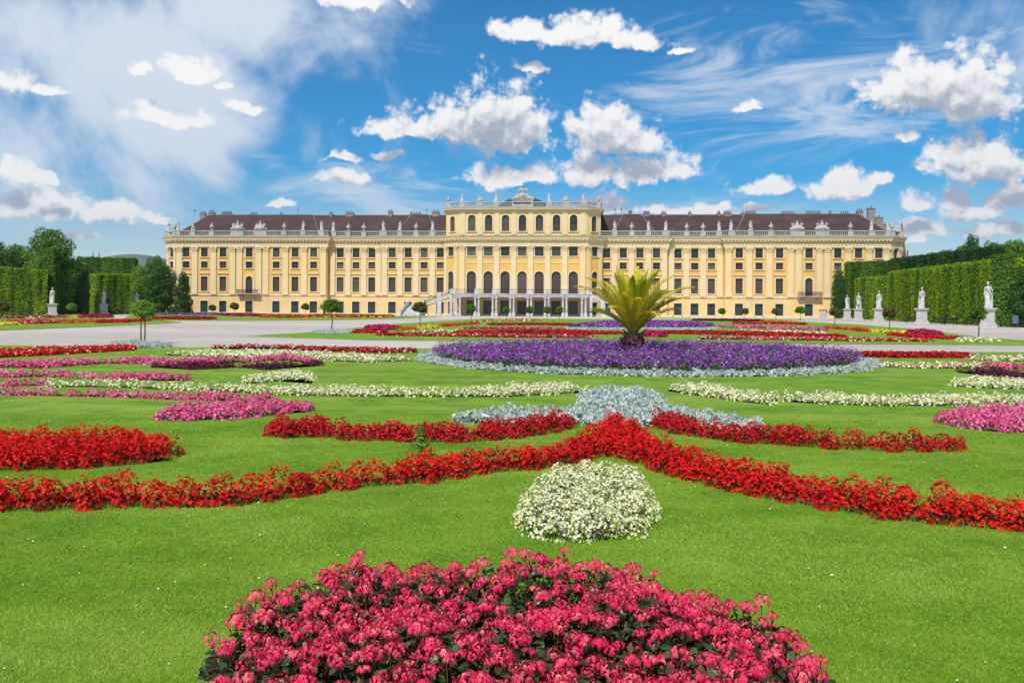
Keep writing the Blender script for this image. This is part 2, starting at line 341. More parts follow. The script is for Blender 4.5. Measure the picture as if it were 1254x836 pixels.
# leaf / petal templates
LEAF = ([(0,0,0),(.42,.5,.12),(0,1.05,-.05),(-.42,.5,.12)], [(0,1,2,3)])
def petals(n, w=.5, cup=.35, r=1.):
    V = []; Fc = []
    for i in range(n):
        a = 2*PI*i/n; c, s = math.cos(a), math.sin(a); j = len(V)
        for x, y, z in ((0,0,0),(.6*r,-w*.75,cup*.6),(r,0,cup*.55),(.6*r,w*.75,cup*.6)):
            V.append((x*c-y*s, x*s+y*c, z))
        Fc.append((j,j+1,j+2,j+3))
    return V, Fc
FLOWER4 = petals(4, .62); FLOWER5 = petals(5, .5, .25); FLOWER3 = petals(3, .8, .5)
def sprig():                                             # lobed silver leaf cluster
    V = []; Fc = []
    for i in range(6):
        a = 2*PI*i/6+.3*(i % 2); c, s = math.cos(a), math.sin(a); j = len(V); t = .9 if i % 2 else .6
        for x, y, z in ((0,-.05,0),(.75*t,-.17,.5),(1.05*t,0,.75),(.75*t,.17,.5)):
            V.append((x*c-y*s, x*s+y*c, z))
        Fc.append((j,j+1,j+2,j+3))
    return V, Fc
SPRIG = sprig()
# ------------------------------------------------------------------ polygons
def inpoly(pts, poly):
    x, y = pts[:, 0], pts[:, 1]; c = np.zeros(len(pts), bool); p = np.asarray(poly); n = len(p)
    for i in range(n):
        x1, y1 = p[i]; x2, y2 = p[(i+1) % n]
        if y1 == y2: continue
        t = ((y1 > y) != (y2 > y)) & (x < (x2-x1)*(y-y1)/(y2-y1)+x1); c ^= t
    return c
def sheet(name, polys, z0, z1, m, kind='structure', parent=None):
    from mathutils.geometry import tessellate_polygon
    mb = MB()
    for poly in polys:
        n = len(poly); V = [(x, y, z1) for x, y in poly]; tr = tessellate_polygon([[Vector(v) for v in V]])
        mb.add(V, [tuple(t) if (Vector(V[t[1]])-Vector(V[t[0]])).cross(Vector(V[t[2]])-Vector(V[t[0]])).z > 0 else tuple(t)[::-1] for t in tr])
        mb.add([(x, y, z0) for x, y in poly]+V, [(i, (i+1) % n, n+(i+1) % n, n+i) for i in range(n)])
    o = mb.build(name, m, parent)
    if kind: tag(o, kind=kind)
    return o
# ------------------------------------------------------------------ ground, gravel, lawns
gm = MB(); gm.add([(-9000,-3000,-.02),(9000,-3000,-.02),(9000,8600,-.02),(-9000,8600,-.02)], [(0,1,2,3)]); tag(gm.build('ground', 'ground'), kind='structure')
sheet('gravel_court', [[(-110,-25),(110,-25),(130,330),(-140,330)]], -.018, 0, 'gravel')
NEAR = [(-70,-12),(70,-12),(70,33.6),(10,35.2),G(234,426),G(205,425.3),(-70,38.5)]
sheet('near_lawn', [NEAR], -.01, .03, 'lawn')
MID = [G(303,412),(-8,44.2),(0,43.3),(40,41.8),G(1400,424)]+[G(*p) for p in ((1330,421),(1254,417),(1223,414.8),(1180,410.5),(1112,402.6),(1060,398.3),(1010,395.3),(960,393),(880,391.6),(600,390),(540,393),(480,397.3),(433,402),(390,406.5),(340,409.5))]
sheet('middle_lawn', [MID], -.01, .03, 'lawn')
sheet('left_lawn', [[G(*p) for p in ((-200,408),(0,404.8),(110,400.5),(224,395.3),(200,391.8),(120,389.4),(0,388.6),(-200,389))]], -.01, .03, 'lawn')
sheet('palace_lawn', [[G(*p) for p in ((150,390.8),(200,392.4),(300,392.7),(400,392.2),(480,390.3),(540,388.4),(500,387.0),(350,386.2),(160,385.3))]], -.01, .03, 'lawn')
sheet('right_palace_lawn', [[G(*p) for p in ((800,389.6),(880,390.9),(975,392.2),(985,391.6),(940,390.5),(880,389.9),(800,389.0))]], -.01, .03, 'lawn')
# hills far behind
def hills():
    mb = MB(); n = 160; xs = np.linspace(-7000, 6000, n)
    hh = 425+40*np.sin(xs/900.+.4)+45*np.sin(xs/330.)+18*np.sin(xs/140.+2)
    V = []; rows = 7
    for j in range(rows):
        t = j/(rows-1)
        for x, h in zip(xs, hh): V.append((x+40*math.sin(j*3+x/200), 7000+900*t+120*math.sin(x/260+j), -5+h*math.sin(t*PI/2)))
    V = [(x, min(y, 8550), z) for x, y, z in V]; mb.add(V, [(j*n+i, j*n+i+1, (j+1)*n+i+1, (j+1)*n+i) for j in range(rows-1) for i in range(n-1)])
    tag(mb.build('hills', 'hill', smooth=True), kind='structure')
hills()
# ------------------------------------------------------------------ statues: a figure is merged into one surface by a voxel remesh
def remesh(mb, voxel, name, m, smooth_it=2):
    o = mb.build('tmp', m); md = o.modifiers.new('r', 'REMESH'); md.mode = 'VOXEL'; md.voxel_size = voxel; md.use_smooth_shade = True
    if smooth_it:
        sm = o.modifiers.new('s', 'SMOOTH'); sm.factor = .5; sm.iterations = smooth_it
    dg = bpy.context.evaluated_depsgraph_get(); me = bpy.data.meshes.new_from_object(o.evaluated_get(dg)); me.name = name
    bpy.data.objects.remove(o); me.materials.clear(); me.materials.append(M[m])
    return me
def limb(mb, a, b, ra, rb, n=8):
    a, b = Vector(a), Vector(b); k = 5
    mb.tube([a.lerp(b, t/(k-1)) for t in range(k)], [ra+(rb-ra)*t/(k-1) for t in range(k)], n)
    mb.ell(a, (ra,)*3, n=8, m=6); mb.ell(b, (rb,)*3, n=8, m=6)
def figure_mesh(v):
    """marble figure 2.75 m tall, feet at z=0, facing -Y"""
    r = random.Random(v); mb = MB(); lean = (.10, -.08, .05, -.12)[v % 4]; s = 1 if v % 2 else -1
    hip = Vector((lean*.6, 0, 1.42)); ch = Vector((lean*.2, .02, 1.98)); nk = Vector((0, 0, 2.30)); hd = Vector((-.03*s, -.03, 2.55))
    # draped skirt or tunic with folds
    female = v in (0, 2, 3)
    prof = [(.40,0),(.37,.3),(.33,.7),(.31,1.05),(.30,1.4),(.22,1.62)] if female else [(.33,.72),(.34,.9),(.31,1.2),(.29,1.45),(.24,1.62)]
    n = 40; V = []
    for q, (rr, z) in enumerate(prof):
        for k in range(n):
            a = 2*PI*k/n; fold = 1+.085*math.sin(a*9+z*1.3*s)*(1.2-z/2)+.04*math.sin(a*17+z*3)
            V.append((rr*fold*math.cos(a)*1.0+lean*z/1.5+.10*s*math.exp(-((a-1.5*PI-.4*s)**2)*3)*0, rr*fold*math.sin(a)*.82, z))
    Fc = [(i*n+k, i*n+(k+1) % n, (i+1)*n+(k+1) % n, (i+1)*n+k) for i in range(len(prof)-1) for k in range(n)]
    mb.add(V, Fc); mb.add(V[:n][::-1], [tuple(range(n))]); mb.add(V[-n:], [tuple(range(n))])
    for sx in (-1, 1):                                    # legs
        kn = Vector((lean*.5+.15*sx, -.12 if sx == s else .0, .78)); an = Vector((.19*sx, -.02 if sx == s else .05, .12))
        limb(mb, hip+Vector((.13*sx, 0, -.05)), kn, .17, .12); limb(mb, kn, an, .115, .075); mb.ell(an+Vector((0, -.10, -.05)), (.08, .19, .08))
    limb(mb, hip, ch, .25, .27, 12); mb.ell(ch, (.33, .21, .26), n=14, m=8); mb.ell(hip, (.30, .23, .24), n=12)
    limb(mb, ch+Vector((0,0,.15)), nk+Vector((0,0,.06)), .13, .085)
    mb.ell(hd, (.125, .155, .175), n=14, m=10); mb.ell(hd+Vector((0,-.155,-.02)), (.022, .035, .04), n=6, m=4)
    mb.ell(hd+Vector((0,.06,.06)), (.15, .15, .15)); 
    if female: mb.ell(hd+Vector((0,.17,.05)), (.09, .09, .09))
    else: mb.ell(hd+Vector((0,-.10,-.14)), (.09, .09, .12))
    sh = [ch+Vector((.31*sx, 0, .16)) for sx in (-1, 1)]
    poses = {0: ((-.42,-.05,1.62),(-.20,-.27,1.60), (.45,.05,1.60),(.30,-.25,1.95)),
             1: ((-.50,.02,1.62),(-.42,-.22,1.32), (.52,.0,1.70),(.42,-.32,1.95)),
             2: ((-.46,0,1.64),(-.12,-.26,1.85), (.42,.05,1.60),(.40,-.12,1.20)),
             3: ((-.44,.05,1.60),(-.38,-.12,1.2), (.50,-.05,1.75),(.30,-.10,2.25))}[v % 4]
    for j in (0, 1):
        e, w = Vector(poses[2*j]), Vector(poses[2*j+1])
        limb(mb, sh[j], e, .105, .08); limb(mb, e, w, .078, .055); d = (w-e).normalized(); mb.ell(w+d*.09, (.055, .055, .085))
    # mantle from shoulder across the body and hanging down one side
    sd_ = [(-.28*s, -.14, 2.16), (.02*s, -.28, 1.92), (.26*s, -.22, 1.62), (.36*s, -.02, 1.40), (.20*s, .26, 1.35)]
    mb.tube(sd_, [.09, .10, .12, .13, .10], 8)
    mb.tube([(.38*s, .05, 1.6), (.43*s, .06, 1.1), (.42*s, .08, .5), (.38*s, .10, .03)], [.10, .12, .14, .15], 8)
    if not female: mb.tube([(-.38*s, .18, 0), (-.34*s, .16, .5), (-.30*s, .12, 1.0)], [.2, .15, .13], 8)   # tree-stump support
    mb.box(-.46, .46, -.36, .38, -.02, .10)
    return remesh(mb, .035, 'figure', 'marble', 2)
FIG = [figure_mesh(v) for v in range(4)]
def urn_mesh():
    mb = MB(); mb.lathe([(.28,0),(.3,.12),(.16,.2),(.13,.35),(.3,.5),(.50,.85),(.54,1.1),(.36,1.28),(.34,1.36),(.44,1.42),(.30,1.52),(.18,1.75),(.10,1.9),(.14,2.02),(.02,2.2)], n=14)
    for sx in (-1, 1): mb.tube([(sx*.45,0,.9),(sx*.72,0,1.08),(sx*.66,0,1.32),(sx*.36,0,1.36)], .06, 6)
    return mb.mesh('urn', ['stone'], True)
def trophy_mesh():
    mb = MB(); mb.ell((0, 0, .55), (1.3, .5, .6)); mb.ell((0, 0, 1.25), (.45, .35, .6)); mb.ell((0, -.05, 1.95), (.25, .28, .28)); mb.ell((0, .1, 2.2), (.10, .36, .2))
    for sx in (-1, 1):
        mb.ell((sx*.8, -.35, .75), (.48, .12, .55)); mb.tube([(sx*.3, .1, .8), (sx*1.3, .15, 1.65)], .07); mb.ell((sx*1.25, .1, .35), (.45, .3, .3))
        mb.tube([(sx*.5, .1, .8), (sx*.9, .15, 2.1)], .06); mb.ell((sx*1.0, .12, 1.35), (.32, .08, .25))
    mb.tube([(.1, .15, 1), (.6, .2, 2.4)], .05)
    return remesh(mb, .07, 'trophy', 'stone', 1)
URN, TROPHY = urn_mesh(), trophy_mesh()
# ------------------------------------------------------------------ the palace
PX0, PY0, TH = 2.6, 200.0, R(3.8)
pal = thing('palace', 'long yellow baroque palace with brown roof, white balustrade and raised central pavilion', 'palace', (PX0, PY0, 0), -TH)
def frame(p0, p1):
    p0 = np.array(p0, float); p1 = np.array(p1, float); L = np.linalg.norm(p1-p0); t = (p1-p0)/L; n = np.array([t[1], -t[0]])
    def X(V):
        V = np.asarray(V, float); return np.stack([p0[0]+t[0]*V[:,0]+n[0]*V[:,1], p0[1]+t[1]*V[:,0]+n[1]*V[:,1], V[:,2]], 1)
    return X, L, t, n
right = [((-15.7,-3.2),(15.7,-3.2)), ((15.7,-3.2),(19.2,-.9)), ((19.2,0),(35.1,0)), ((35.1,.9),(48.6,.9)), ((48.6,-.6),(87.2,-.6)), ((87.2,-.6),(90.7,1.8)), ((90.7,1.8),(90.7,24)),
         ((19.2,-.9),(19.2,0)), ((35.1,0),(35.1,.9)), ((48.6,.9),(48.6,-.6))]
mir = lambda seg: ((-seg[1][0], seg[1][1]), (-seg[0][0], seg[0][1]))
ATT, MEZ, TAL, GRD = (14.3, 16.55), (11.5, 13.15), (5.7, 9.35), (0, 3.3)
WW = 1.75
walls, trim = MB(), MB()
wins = []                                                 # (type, x, y, z, angle)
def panel(seg, openings, z0, z1, mi, split=None):
    """openings: (centre s, width, z0, z1, arch)"""
    X, L, t, n = frame(*seg); walls.X = X
    ss = sorted({0., L, *[c-w/2 for c, w, *_ in openings], *[c+w/2 for c, w, *_ in openings]})
    zz = sorted({z0, z1, *( [split] if split else []), *[o[2] for o in openings], *[o[3] for o in openings]}); zz = [z for z in zz if z0 <= z <= z1]
    for a, b in zip(ss, ss[1:]):
        run = None
        for c, d in zip(zz, zz[1:]):
            ms, mz = (a+b)/2, (c+d)/2
            if any(abs(ms-o[0]) < o[1]/2 and o[2] < mz < o[3] for o in openings): continue
            walls.add([(a,0,c),(b,0,c),(b,0,d),(a,0,d)], [(0,1,2,3)], mi if not split or mz > split else 1)
    for c, w, a, b, arch in openings:
        dd = -.38; x0, x1 = c-w/2, c+w/2; bb = b-w/2 if arch else b
        walls.add([(x0,0,a),(x0,dd,a),(x0,dd,bb),(x0,0,bb)], [(0,1,2,3)], 3); walls.add([(x1,0,a),(x1,dd,a),(x1,dd,bb),(x1,0,bb)], [(0,1,2,3)], 3)
        walls.add([(x0,0,a),(x1,0,a),(x1,dd,a),(x0,dd,a)], [(0,1,2,3)], 3)
        if not arch: walls.add([(x0,0,b),(x1,0,b),(x1,dd,b),(x0,dd,b)], [(0,1,2,3)], 3)
        else:
            K = 12; r = w/2
            for k in range(K):
                a0, a1 = PI*k/K, PI*(k+1)/K; p = [(c-r*math.cos(q), bb+r*math.sin(q)) for q in (a0, a1)]
                walls.add([(p[0][0],0,p[0][1]),(p[1][0],0,p[1][1]),(p[1][0],0,b),(p[0][0],0,b)], [(0,1,2,3)], mi)
                walls.add([(p[0][0],0,p[0][1]),(p[1][0],0,p[1][1]),(p[1][0],dd,p[1][1]),(p[0][0],dd,p[0][1])], [(0,1,2,3)], 3)
    walls.X = None
def place(kind, seg, s, z):
    X, L, t, n = frame(*seg); p = X([(s, -.30, z)])[0]; wins.append((kind, p[0], p[1], p[2], math.atan2(t[1], t[0])))
def pilaster(seg, s, z0, z1, w=1.35, d=.28):
    X, L, t, n = frame(*seg); trim.X = X
    trim.box(s-w/2-.1, s+w/2+.1, 0, d+.1, z0, z0+.55); trim.box(s-w/2, s+w/2, 0, d, z0+.55, z1-1.25)
    trim.box(s-w/2-.06, s+w/2+.06, 0, d+.06, z1-1.3, z1-1.18)
    for q, e in enumerate((.0, .10)):                     # leaf capital as two flaring tiers and an abacus
        for k in range(4):
            xx = s-w/2-e/2+(w+e)*(k+.5)/4; trim.box(xx-(w+e)/8*.8, xx+(w+e)/8*.8, 0, d+.10+e, z1-1.15+q*.45, z1-.78+q*.45)
    for sx in (-1, 1): trim.box(s+sx*(w/2+.02)-.16, s+sx*(w/2+.02)+.16, 0, d+.28, z1-.45, z1-.14)
    trim.box(s-w/2-.16, s+w/2+.16, 0, d+.24, z1-.14, z1); trim.box(s-w/2, s+w/2, 0, d, z1-1.16, z1-.14)
    trim.X = None
def bays(seg, cs, balcony=None):
    ops = []
    x0 = seg[0][0]
    for u in cs:
        s = abs(u-x0)
        if balcony is not None and abs(u-balcony) < .1:
            ops += [(s, 1.9, GRD[0], GRD[1], 0), (s, 1.75, 5.2, 9.5, 1), (s, WW, 11.5, 13.05, 0), (s, WW, *ATT, 0)]
            place('door', seg, s, 0); place('balcony_window', seg, s, 5.2); place('mezzanine_window', seg, s, 11.5); place('attic_window', seg, s, ATT[0])
        else:
            ops += [(s, 1.9, GRD[0], GRD[1], 0), (s, WW, *TAL, 0), (s, WW, *MEZ, 0), (s, WW, *ATT, 0)]
            place('door', seg, s, 0); place('tall_window', seg, s, TAL[0]); place('mezzanine_window', seg, s, MEZ[0]); place('attic_window', seg, s, ATT[0])
    return ops
A_ = [20.4,24.4,28.4,32.4]; B_ = [37.7,41.7,45.7]; C_ = [52,56.7,61.5,68.4,75.1,79.9,84.6]
for sgn in (1, -1):
    f = (lambda s: s) if sgn == 1 else mir
    for idx, cs, bal in ((2, A_, None), (3, B_, None), (4, C_, 68.4*sgn)):
        seg = f(right[idx]); us = [u*sgn for u in cs]
        panel(seg, bays(seg, us, bal), 0, 17, 0, 4.75)
    for idx in (1,):
        seg = f(right[idx]); L = 4.19
        ops = [(L/2, 1.7, 5.4, 10.8, 1), (L/2, 1.7, 14.5, 16.8, 0), (L/2, 1.7, 0, 3.4, 0)]
        panel(seg, ops, 0, 17, 0, 4.75); place('side_arch_window', seg, L/2, 5.4); place('side_square_window', seg, L/2, 14.5); place('side_door', seg, L/2, 0)
        for s in (.45, L-.45): pilaster(seg, s, 4.9, 17, .8, .2)
    seg = f(right[5]); L = 4.24
    panel(seg, [(L/2, 1.6, *TAL, 0), (L/2, 1.6, *MEZ, 0), (L/2, 1.6, *ATT, 0)], 0, 17, 0, 4.75)
    for k, z in (('tall_window', 5.7), ('mezzanine_window', 11.5), ('attic_window', 14.3)): place(k, seg, L/2, z)
    for s in (.5, L-.5): pilaster(seg, s, 4.9, 16.75, .9, .2)
    for idx in (6, 7, 8, 9): panel(f(right[idx]), [], 0, 17, 0, 4.75)
    for idx, ps in ((2, (22.35,26.4,30.4,34.3)), (3, (36.05,39.7,43.7,47.7)), (4, (49.5,54.35,59.1,64.1,65.9,70.8,72.6,77.5,82.3,86.3))):
        seg = f(right[idx])
        for u in ps: pilaster(seg, abs(u*sgn-seg[0][0]), 4.9, 16.75)
cen = right[0]; CB = [-12.3,-8.2,-4.1,0,4.1,8.2,12.3]
ops = []
for u in CB:
    s = u+15.7; ops += [(s, 2.3, 0, 3.7, 0), (s, 2.25, 5.4, 10.8, 1), (s, 2.1, 14.5, 16.85, 0)]
    place('portico_door', cen, s, 0); place('arched_window', cen, s, 5.4); place('square_window', cen, s, 14.5)
panel(cen, ops, 0, 17.1, 0, 4.75)
for u in (2.05, 6.15, 10.25, 14.55):
    for sg in (1, -1): pilaster(cen, sg*u+15.7, 4.9, 17.0, 1.25)
# top storey of the centre
ins = .35
topc = ((-15.5,-3.2+ins),(15.5,-3.2+ins)); topo = ((15.5,-3.2+ins),(18.9,-.6))
panel(topc, [(u+15.5, 1.8, 20.5, 24.45, 1) for u in CB], 19.0, 25.6, 2)
for u in CB: place('belvedere_window', topc, u+15.5, 20.5)
for sg in (1, -1):
    sgm = topo if sg == 1 else mir(topo); panel(sgm, [(2.1, 1.5, 20.5, 24.2, 1)], 19.0, 25.6, 2); place('belvedere_side_window', sgm, 2.1, 20.5)
    s2 = ((18.9,-.6),(18.9,15)); panel(s2 if sg == 1 else mir(s2), [], 19.0, 25.6, 2)
    for u in (2.05, 6.15, 10.25, 14.55):
        X, *_ = frame(*topc); trim.X = X; s = sg*u+15.5; trim.box(s-.6, s+.6, 0, .16, 19.6, 25.2); trim.box(s-.7, s+.7, 0, .24, 24.8, 25.05); trim.X = None
for x0 in (0,):                                            # yellow fields' frames between storeys of the centre
    X, *_ = frame(*cen); trim.X = X
    for u in CB:
        s = u+15.7; trim.box(s-1.35, s+1.35, 0, .10, 12.75, 13.05); trim.box(s-1.3, s+1.3, 0, .06, 13.95, 14.1)
    trim.X = None
# back and inner volume
walls.box(-90.7, 90.7, 24, 24.2, 0, 18, 0)
wall_o = walls.build('wall', ['wall', 'ground_floor', 'wall_pale', 'cream'], pal)
# outline for cornices
OUT = [(-90.7,24),(-90.7,1.8),(-87.2,-.6),(-48.6,-.6),(-48.6,.9),(-35.1,.9),(-35.1,0),(-19.2,0),(-19.2,-.9),(-15.7,-3.2)]
OUT = OUT+[(-x, y) for x, y in OUT[::-1]]
TOP = [(-18.9,15),(-18.9,-.6),(-15.5,-2.85),(15.5,-2.85),(18.9,-.6),(18.9,15)]
def offset(pts, d):
    res = []; P_ = [Vector(p) for p in pts]
    for i, p in enumerate(P_):
        ns = []
        if i > 0: t = (p-P_[i-1]).normalized(); ns.append(Vector((t.y, -t.x)))
        if i < len(P_)-1: t = (P_[i+1]-p).normalized(); ns.append(Vector((t.y, -t.x)))
        if len(ns) == 2:
            b = (ns[0]+ns[1]).normalized(); k = d/max(.3, b.dot(ns[0])); res.append(p+b*k)
        else: res.append(p+ns[0]*d)
    return res
def sweep(mb, pts, prof, mi=0):
    rows = [[(q.x, q.y, z) for q in offset(pts, d)] for d, z in prof]; n = len(pts)
    V = [v for r_ in rows for v in r_]
    mb.add(V, [(j*n+i, j*n+i+1, (j+1)*n+i+1, (j+1)*n+i) for j in range(len(prof)-1) for i in range(n-1)], mi)
def along(pts, step, d=0.):
    """points and directions at a regular step along an offset outline"""
    P_ = offset(pts, d); out = []
    for a, b in zip(P_, P_[1:]):
        L = (b-a).length; k = int(L/step)
        if k < 1: continue
        t = (b-a).normalized()
        for i in range(k): out.append((a+t*(i+.5)*(L/k), math.atan2(t.y, t.x)))
    return out
sweep(trim, OUT, [(0,4.55),(.12,4.6),(.16,4.7),(.10,4.78),(.14,4.86),(.14,4.92),(0,4.94)])
sweep(trim, OUT, [(0,0),(.1,0),(.1,.42),(.03,.46),(0,.46)])
ent = MB()
sweep(ent, OUT, [(.02,16.75),(.34,16.75),(.34,17.1),(.38,17.14),(.38,17.4),(.32,17.42),(.32,17.98),(.45,18.05),(.45,18.40),(.95,18.48),(.98,18.78),(1.15,19.0),(1.2,19.18)], 0)
sweep(ent, OUT, [(1.2,19.18),(1.22,19.26),(0.2,19.40),(-1.8,19.42)], 1)
for p, a in along(OUT, .85, .66):
    c, s = math.cos(a), math.sin(a); ent.X = lambda V, p=p, c=c, s=s: np.stack([p.x+c*V[:,0]-s*V[:,1], p.y+s*V[:,0]+c*V[:,1], V[:,2]], 1)
    ent.box(-.2, .2, -.22, .26, 18.18, 18.46)
ent.X = None
sweep(ent, TOP, [(0,25.0),(.2,25.05),(.2,25.4),(.35,25.5),(.45,25.62),(.85,25.72),(.9,25.98)], 0)
sweep(ent, TOP, [(.9,25.98),(.92,26.06),(-.8,26.15)], 1)
ent.build('cornice', ['cream', 'copper'], pal)
trim.build('stucco_trim', 'cream', pal)
# windows ------------------------------------------------------------
def outline_arch(w, h, arch, K=14):
    r = w/2
    if not arch: return [(-r,0),(-r,h),(r,h),(r,0)]
    return [(-r,0)]+[(-r*math.cos(PI*k/K), h-r+r*math.sin(PI*k/K)) for k in range(K+1)]+[(r,0)]
def band(mb, w, h, arch, t0, t1, y0, y1, mi=0):
    """frame following the opening: from t0 outside the opening edge to t1, front at y0"""
    a = outline_arch(w+2*t0, h+t0, arch); b = outline_arch(w+2*t1, h+t1, arch); n = len(a)
    V = [(x, y0, z) for x, z in a]+[(x, y0, z) for x, z in b]+[(x, y1, z) for x, z in a]+[(x, y1, z) for x, z in b]
    Fc = []
    for i in range(n-1): Fc += [(i, i+1, n+i+1, n+i), (n+i, n+i+1, 3*n+i+1, 3*n+i), (i, i+1, 2*n+i+1, 2*n+i)]
    mb.add(V, Fc, mi)
def make_window(name, w, h, arch=0, cols=2, rows=(.62,), pane='glass', hood=None, sill=True, sash='sash', surround=.26, lower=None):
    f = MB(); band(f, w, h, arch, 0, -.10, -.06, .02); f.box(-w/2, w/2, -.06, .02, 0, .10)
    hr = h-w/2 if arch else h
    for k in range(1, cols): x = -w/2+w*k/cols; f.box(x-.045, x+.045, -.055, .02, .05, h-.05)
    for q in rows: f.box(-w/2+.05, w/2-.05, -.05, .02, q*hr-.05, q*hr+.05)
    o = bpy.data.objects.new(name, f.mesh(name, [sash])); COL.objects.link(o)
    p = MB(); ol = outline_arch(w-.02, h-.01, arch); p.add([(x, .0, z) for x, z in ol], [tuple(range(len(ol)))])
    if lower: p.add([(-w/2+.1,-.012,.1),(w/2-.1,-.012,.1),(w/2-.1,-.012,lower*h),(-w/2+.1,-.012,lower*h)], [(0,1,2,3)], 1)
    p.build('pane', [pane, 'screen'], o)
    s = MB()
    if surround:
        band(s, w, h, arch, 0.0, surround, -.40, -.28)
        if arch: s.box(-.16, .16, -.46, -.28, h-.02, h+surround+.14)
    if sill: s.box(-w/2-surround-.1, w/2+surround+.1, -.52, -.28, -.24, -.02)
    if hood: s.box(-w/2-.45, w/2+.45, -.58, -.28, h+hood, h+hood+.14); s.box(-w/2-.38, w/2+.38, -.46, -.28, h+hood-.16, h+hood); s.box(-w/2-.2, w/2+.2, -.33, -.28, h+.3, h+hood-.2)
    if name == 'tall_window':                             # apron below the sill with two short brackets
        s.box(-w/2-.2, w/2+.2, -.36, -.28, -.78, -.24)
    if surround or sill: s.build('surround', 'cream', o)
    return o
protos = {
 'attic_window': make_window('attic_window', WW, 2.25, pane='glass', rows=(.55,), surround=.24),
 'mezzanine_window': make_window('mezzanine_window', WW, 1.65, pane='glass', rows=(.55,), surround=.22),
 'tall_window': make_window('tall_window', WW, 3.65, cols=2, rows=(.33,.66), pane='screen', hood=.72, surround=.24),
 'balcony_window': make_window('balcony_window', 1.75, 4.3, 1, rows=(.35,.7,1.0), pane='screen', sill=False, hood=None, surround=.45),
 'arched_window': make_window('arched_window', 2.25, 5.4, 1, cols=3, rows=(.3,.65,1.0), pane='screen', sill=False, surround=.25),
 'square_window': make_window('square_window', 2.1, 2.35, cols=2, rows=(.5,), surround=.2),
 'belvedere_window': make_window('belvedere_window', 1.8, 3.95, 1, cols=2, rows=(.5,1.0), surround=.28, lower=.38),
 'belvedere_side_window': make_window('belvedere_window', 1.5, 3.7, 1, cols=2, rows=(.5,1.0), surround=.2, lower=.38),
 'side_arch_window': make_window('arched_window', 1.7, 5.4, 1, cols=2, rows=(.3,.65,1.0), pane='screen', sill=False, surround=.2),
 'side_square_window': make_window('square_window', 1.7, 2.3, surround=.18),
}
def make_door(name, w, h, dark=False):
    f = MB(); band(f, w, h, 0, 0, -.12, -.08, .02); f.box(-.05, .05, -.07, .02, 0, h); f.box(-w/2, w/2, -.07, .02, h*.74, h*.74+.1)
    o = bpy.data.objects.new(name, f.mesh(name, ['sash' if dark else 'door_paint'])); COL.objects.link(o)
    p = MB(); p.add([(-w/2,0,0),(w/2,0,0),(w/2,0,h),(-w/2,0,h)], [(0,1,2,3)])
    if not dark:
        for sx in (-1, 1):
            for a, b in ((.05,.3),(.34,.70),(.78,.96)): x = sx*w*.25; p.box(x-w*.17, x+w*.17, -.04, 0, a*h, b*h, 1)
    else:
        for k in range(1, 4): p.box(-w/2+w*k/4-.02, -w/2+w*k/4+.02, -.03, 0, .3, h, 1)
    p.build('pane' if dark else 'door_leaf', ['glass' if dark else 'door_paint', 'door_paint'], o)
    s = MB(); band(s, w, h, 0, 0, .24, -.40, -.28); s.build('surround', 'cream', o)
    return o
protos['door'] = make_door('door', 1.9, 3.3); protos['portico_door'] = make_door('glazed_door', 2.3, 3.7, True); protos['side_door'] = make_door('door', 1.7, 3.4)
reg(); used = set()
for kind, x, y, z, a in wins:
    pr = protos[kind]
    o = pr if kind not in used else copy_tree(pr, pal)
    used.add(kind); o.parent = pal; o.location = (x, y, z); o.rotation_euler.z = a
# balconies
for sg in (1, -1):
    u = 68.4*sg; mb = MB(); mb.box(u-2.8, u+2.8, -1.9, -.62, 4.98, 5.15); mb.box(u-2.4, u+2.4, -1.6, -.6, 4.8, 4.98)
    for k in (-1.6, 1.6): mb.box(u+k-.2, u+k+.2, -1.3, -.6, 4.2, 4.8)
    b = mb.build('balcony', 'stone', pal)
    r_ = MB(); 
    for z in (5.2, 6.1): r_.box(u-2.75, u+2.75, -1.86, -1.80, z, z+.07); [r_.box(u+q-.03, u+q+.03, -1.85, -.6, z, z+.07) for q in (-2.72, 2.72)]
    for k in range(19):
        x = u-2.7+5.4*k/18; r_.box(x-.05, x+.05, -1.86, -1.80, 5.2, 6.1)
        if k % 2: r_.tube([(x-.22,-1.83,5.45),(x-.12,-1.83,5.7),(x,-1.83,5.65),(x+.12,-1.83,5.7),(x+.22,-1.83,5.9)], .06, 5)
    r_.build('railing', 'iron', b)
# balustrade along the roofs ------------------------------------------
def balusters(mb, pts, z, hh, step, d, gaps=()):
    for p, a in along(pts, step, d):
        if any(abs(p.x-gx) < gw for gx, gw in gaps): continue
        mb.lathe([(.10,0),(.10,.1),(.06,.16),(.13,.42*hh),(.05,.8*hh),(.10,.88*hh),(.10,hh)], p.x, p.y, z, 6)
SU = [(90.0,'s',1.8),(87.6,'u',.9),(86.6,'s',1.0),(82.8,'s',1.1),(77.9,'u',1.1),(71.3,'t',2.7),(65.5,'t',2.7),(59.4,'u',1.1),(54.6,'s',1.1),(50.0,'s',1.2),(47.4,'s',1.2),(43.6,'u',1.0),(39.7,'u',1.0),(34.6,'s',1.5),(30.4,'s',1.0),(26.4,'u',1.0),(22.3,'s',1.0)]
def yfront(u):
    u = abs(u)
    for a, b in zip(OUT[len(OUT)//2:], OUT[len(OUT)//2+1:]):
        if a[0]-1e-6 <= u <= b[0]+1e-6 and b[0] > a[0]: return a[1]+(b[1]-a[1])*(u-a[0])/(b[0]-a[0])
    return 1.8
bal = MB(); z0 = 19.36
half = [(19.0,0),(35.1,0),(35.1,.9),(48.6,.9),(48.6,-.6),(87.2,-.6),(90.7,1.8),(90.7,24)]
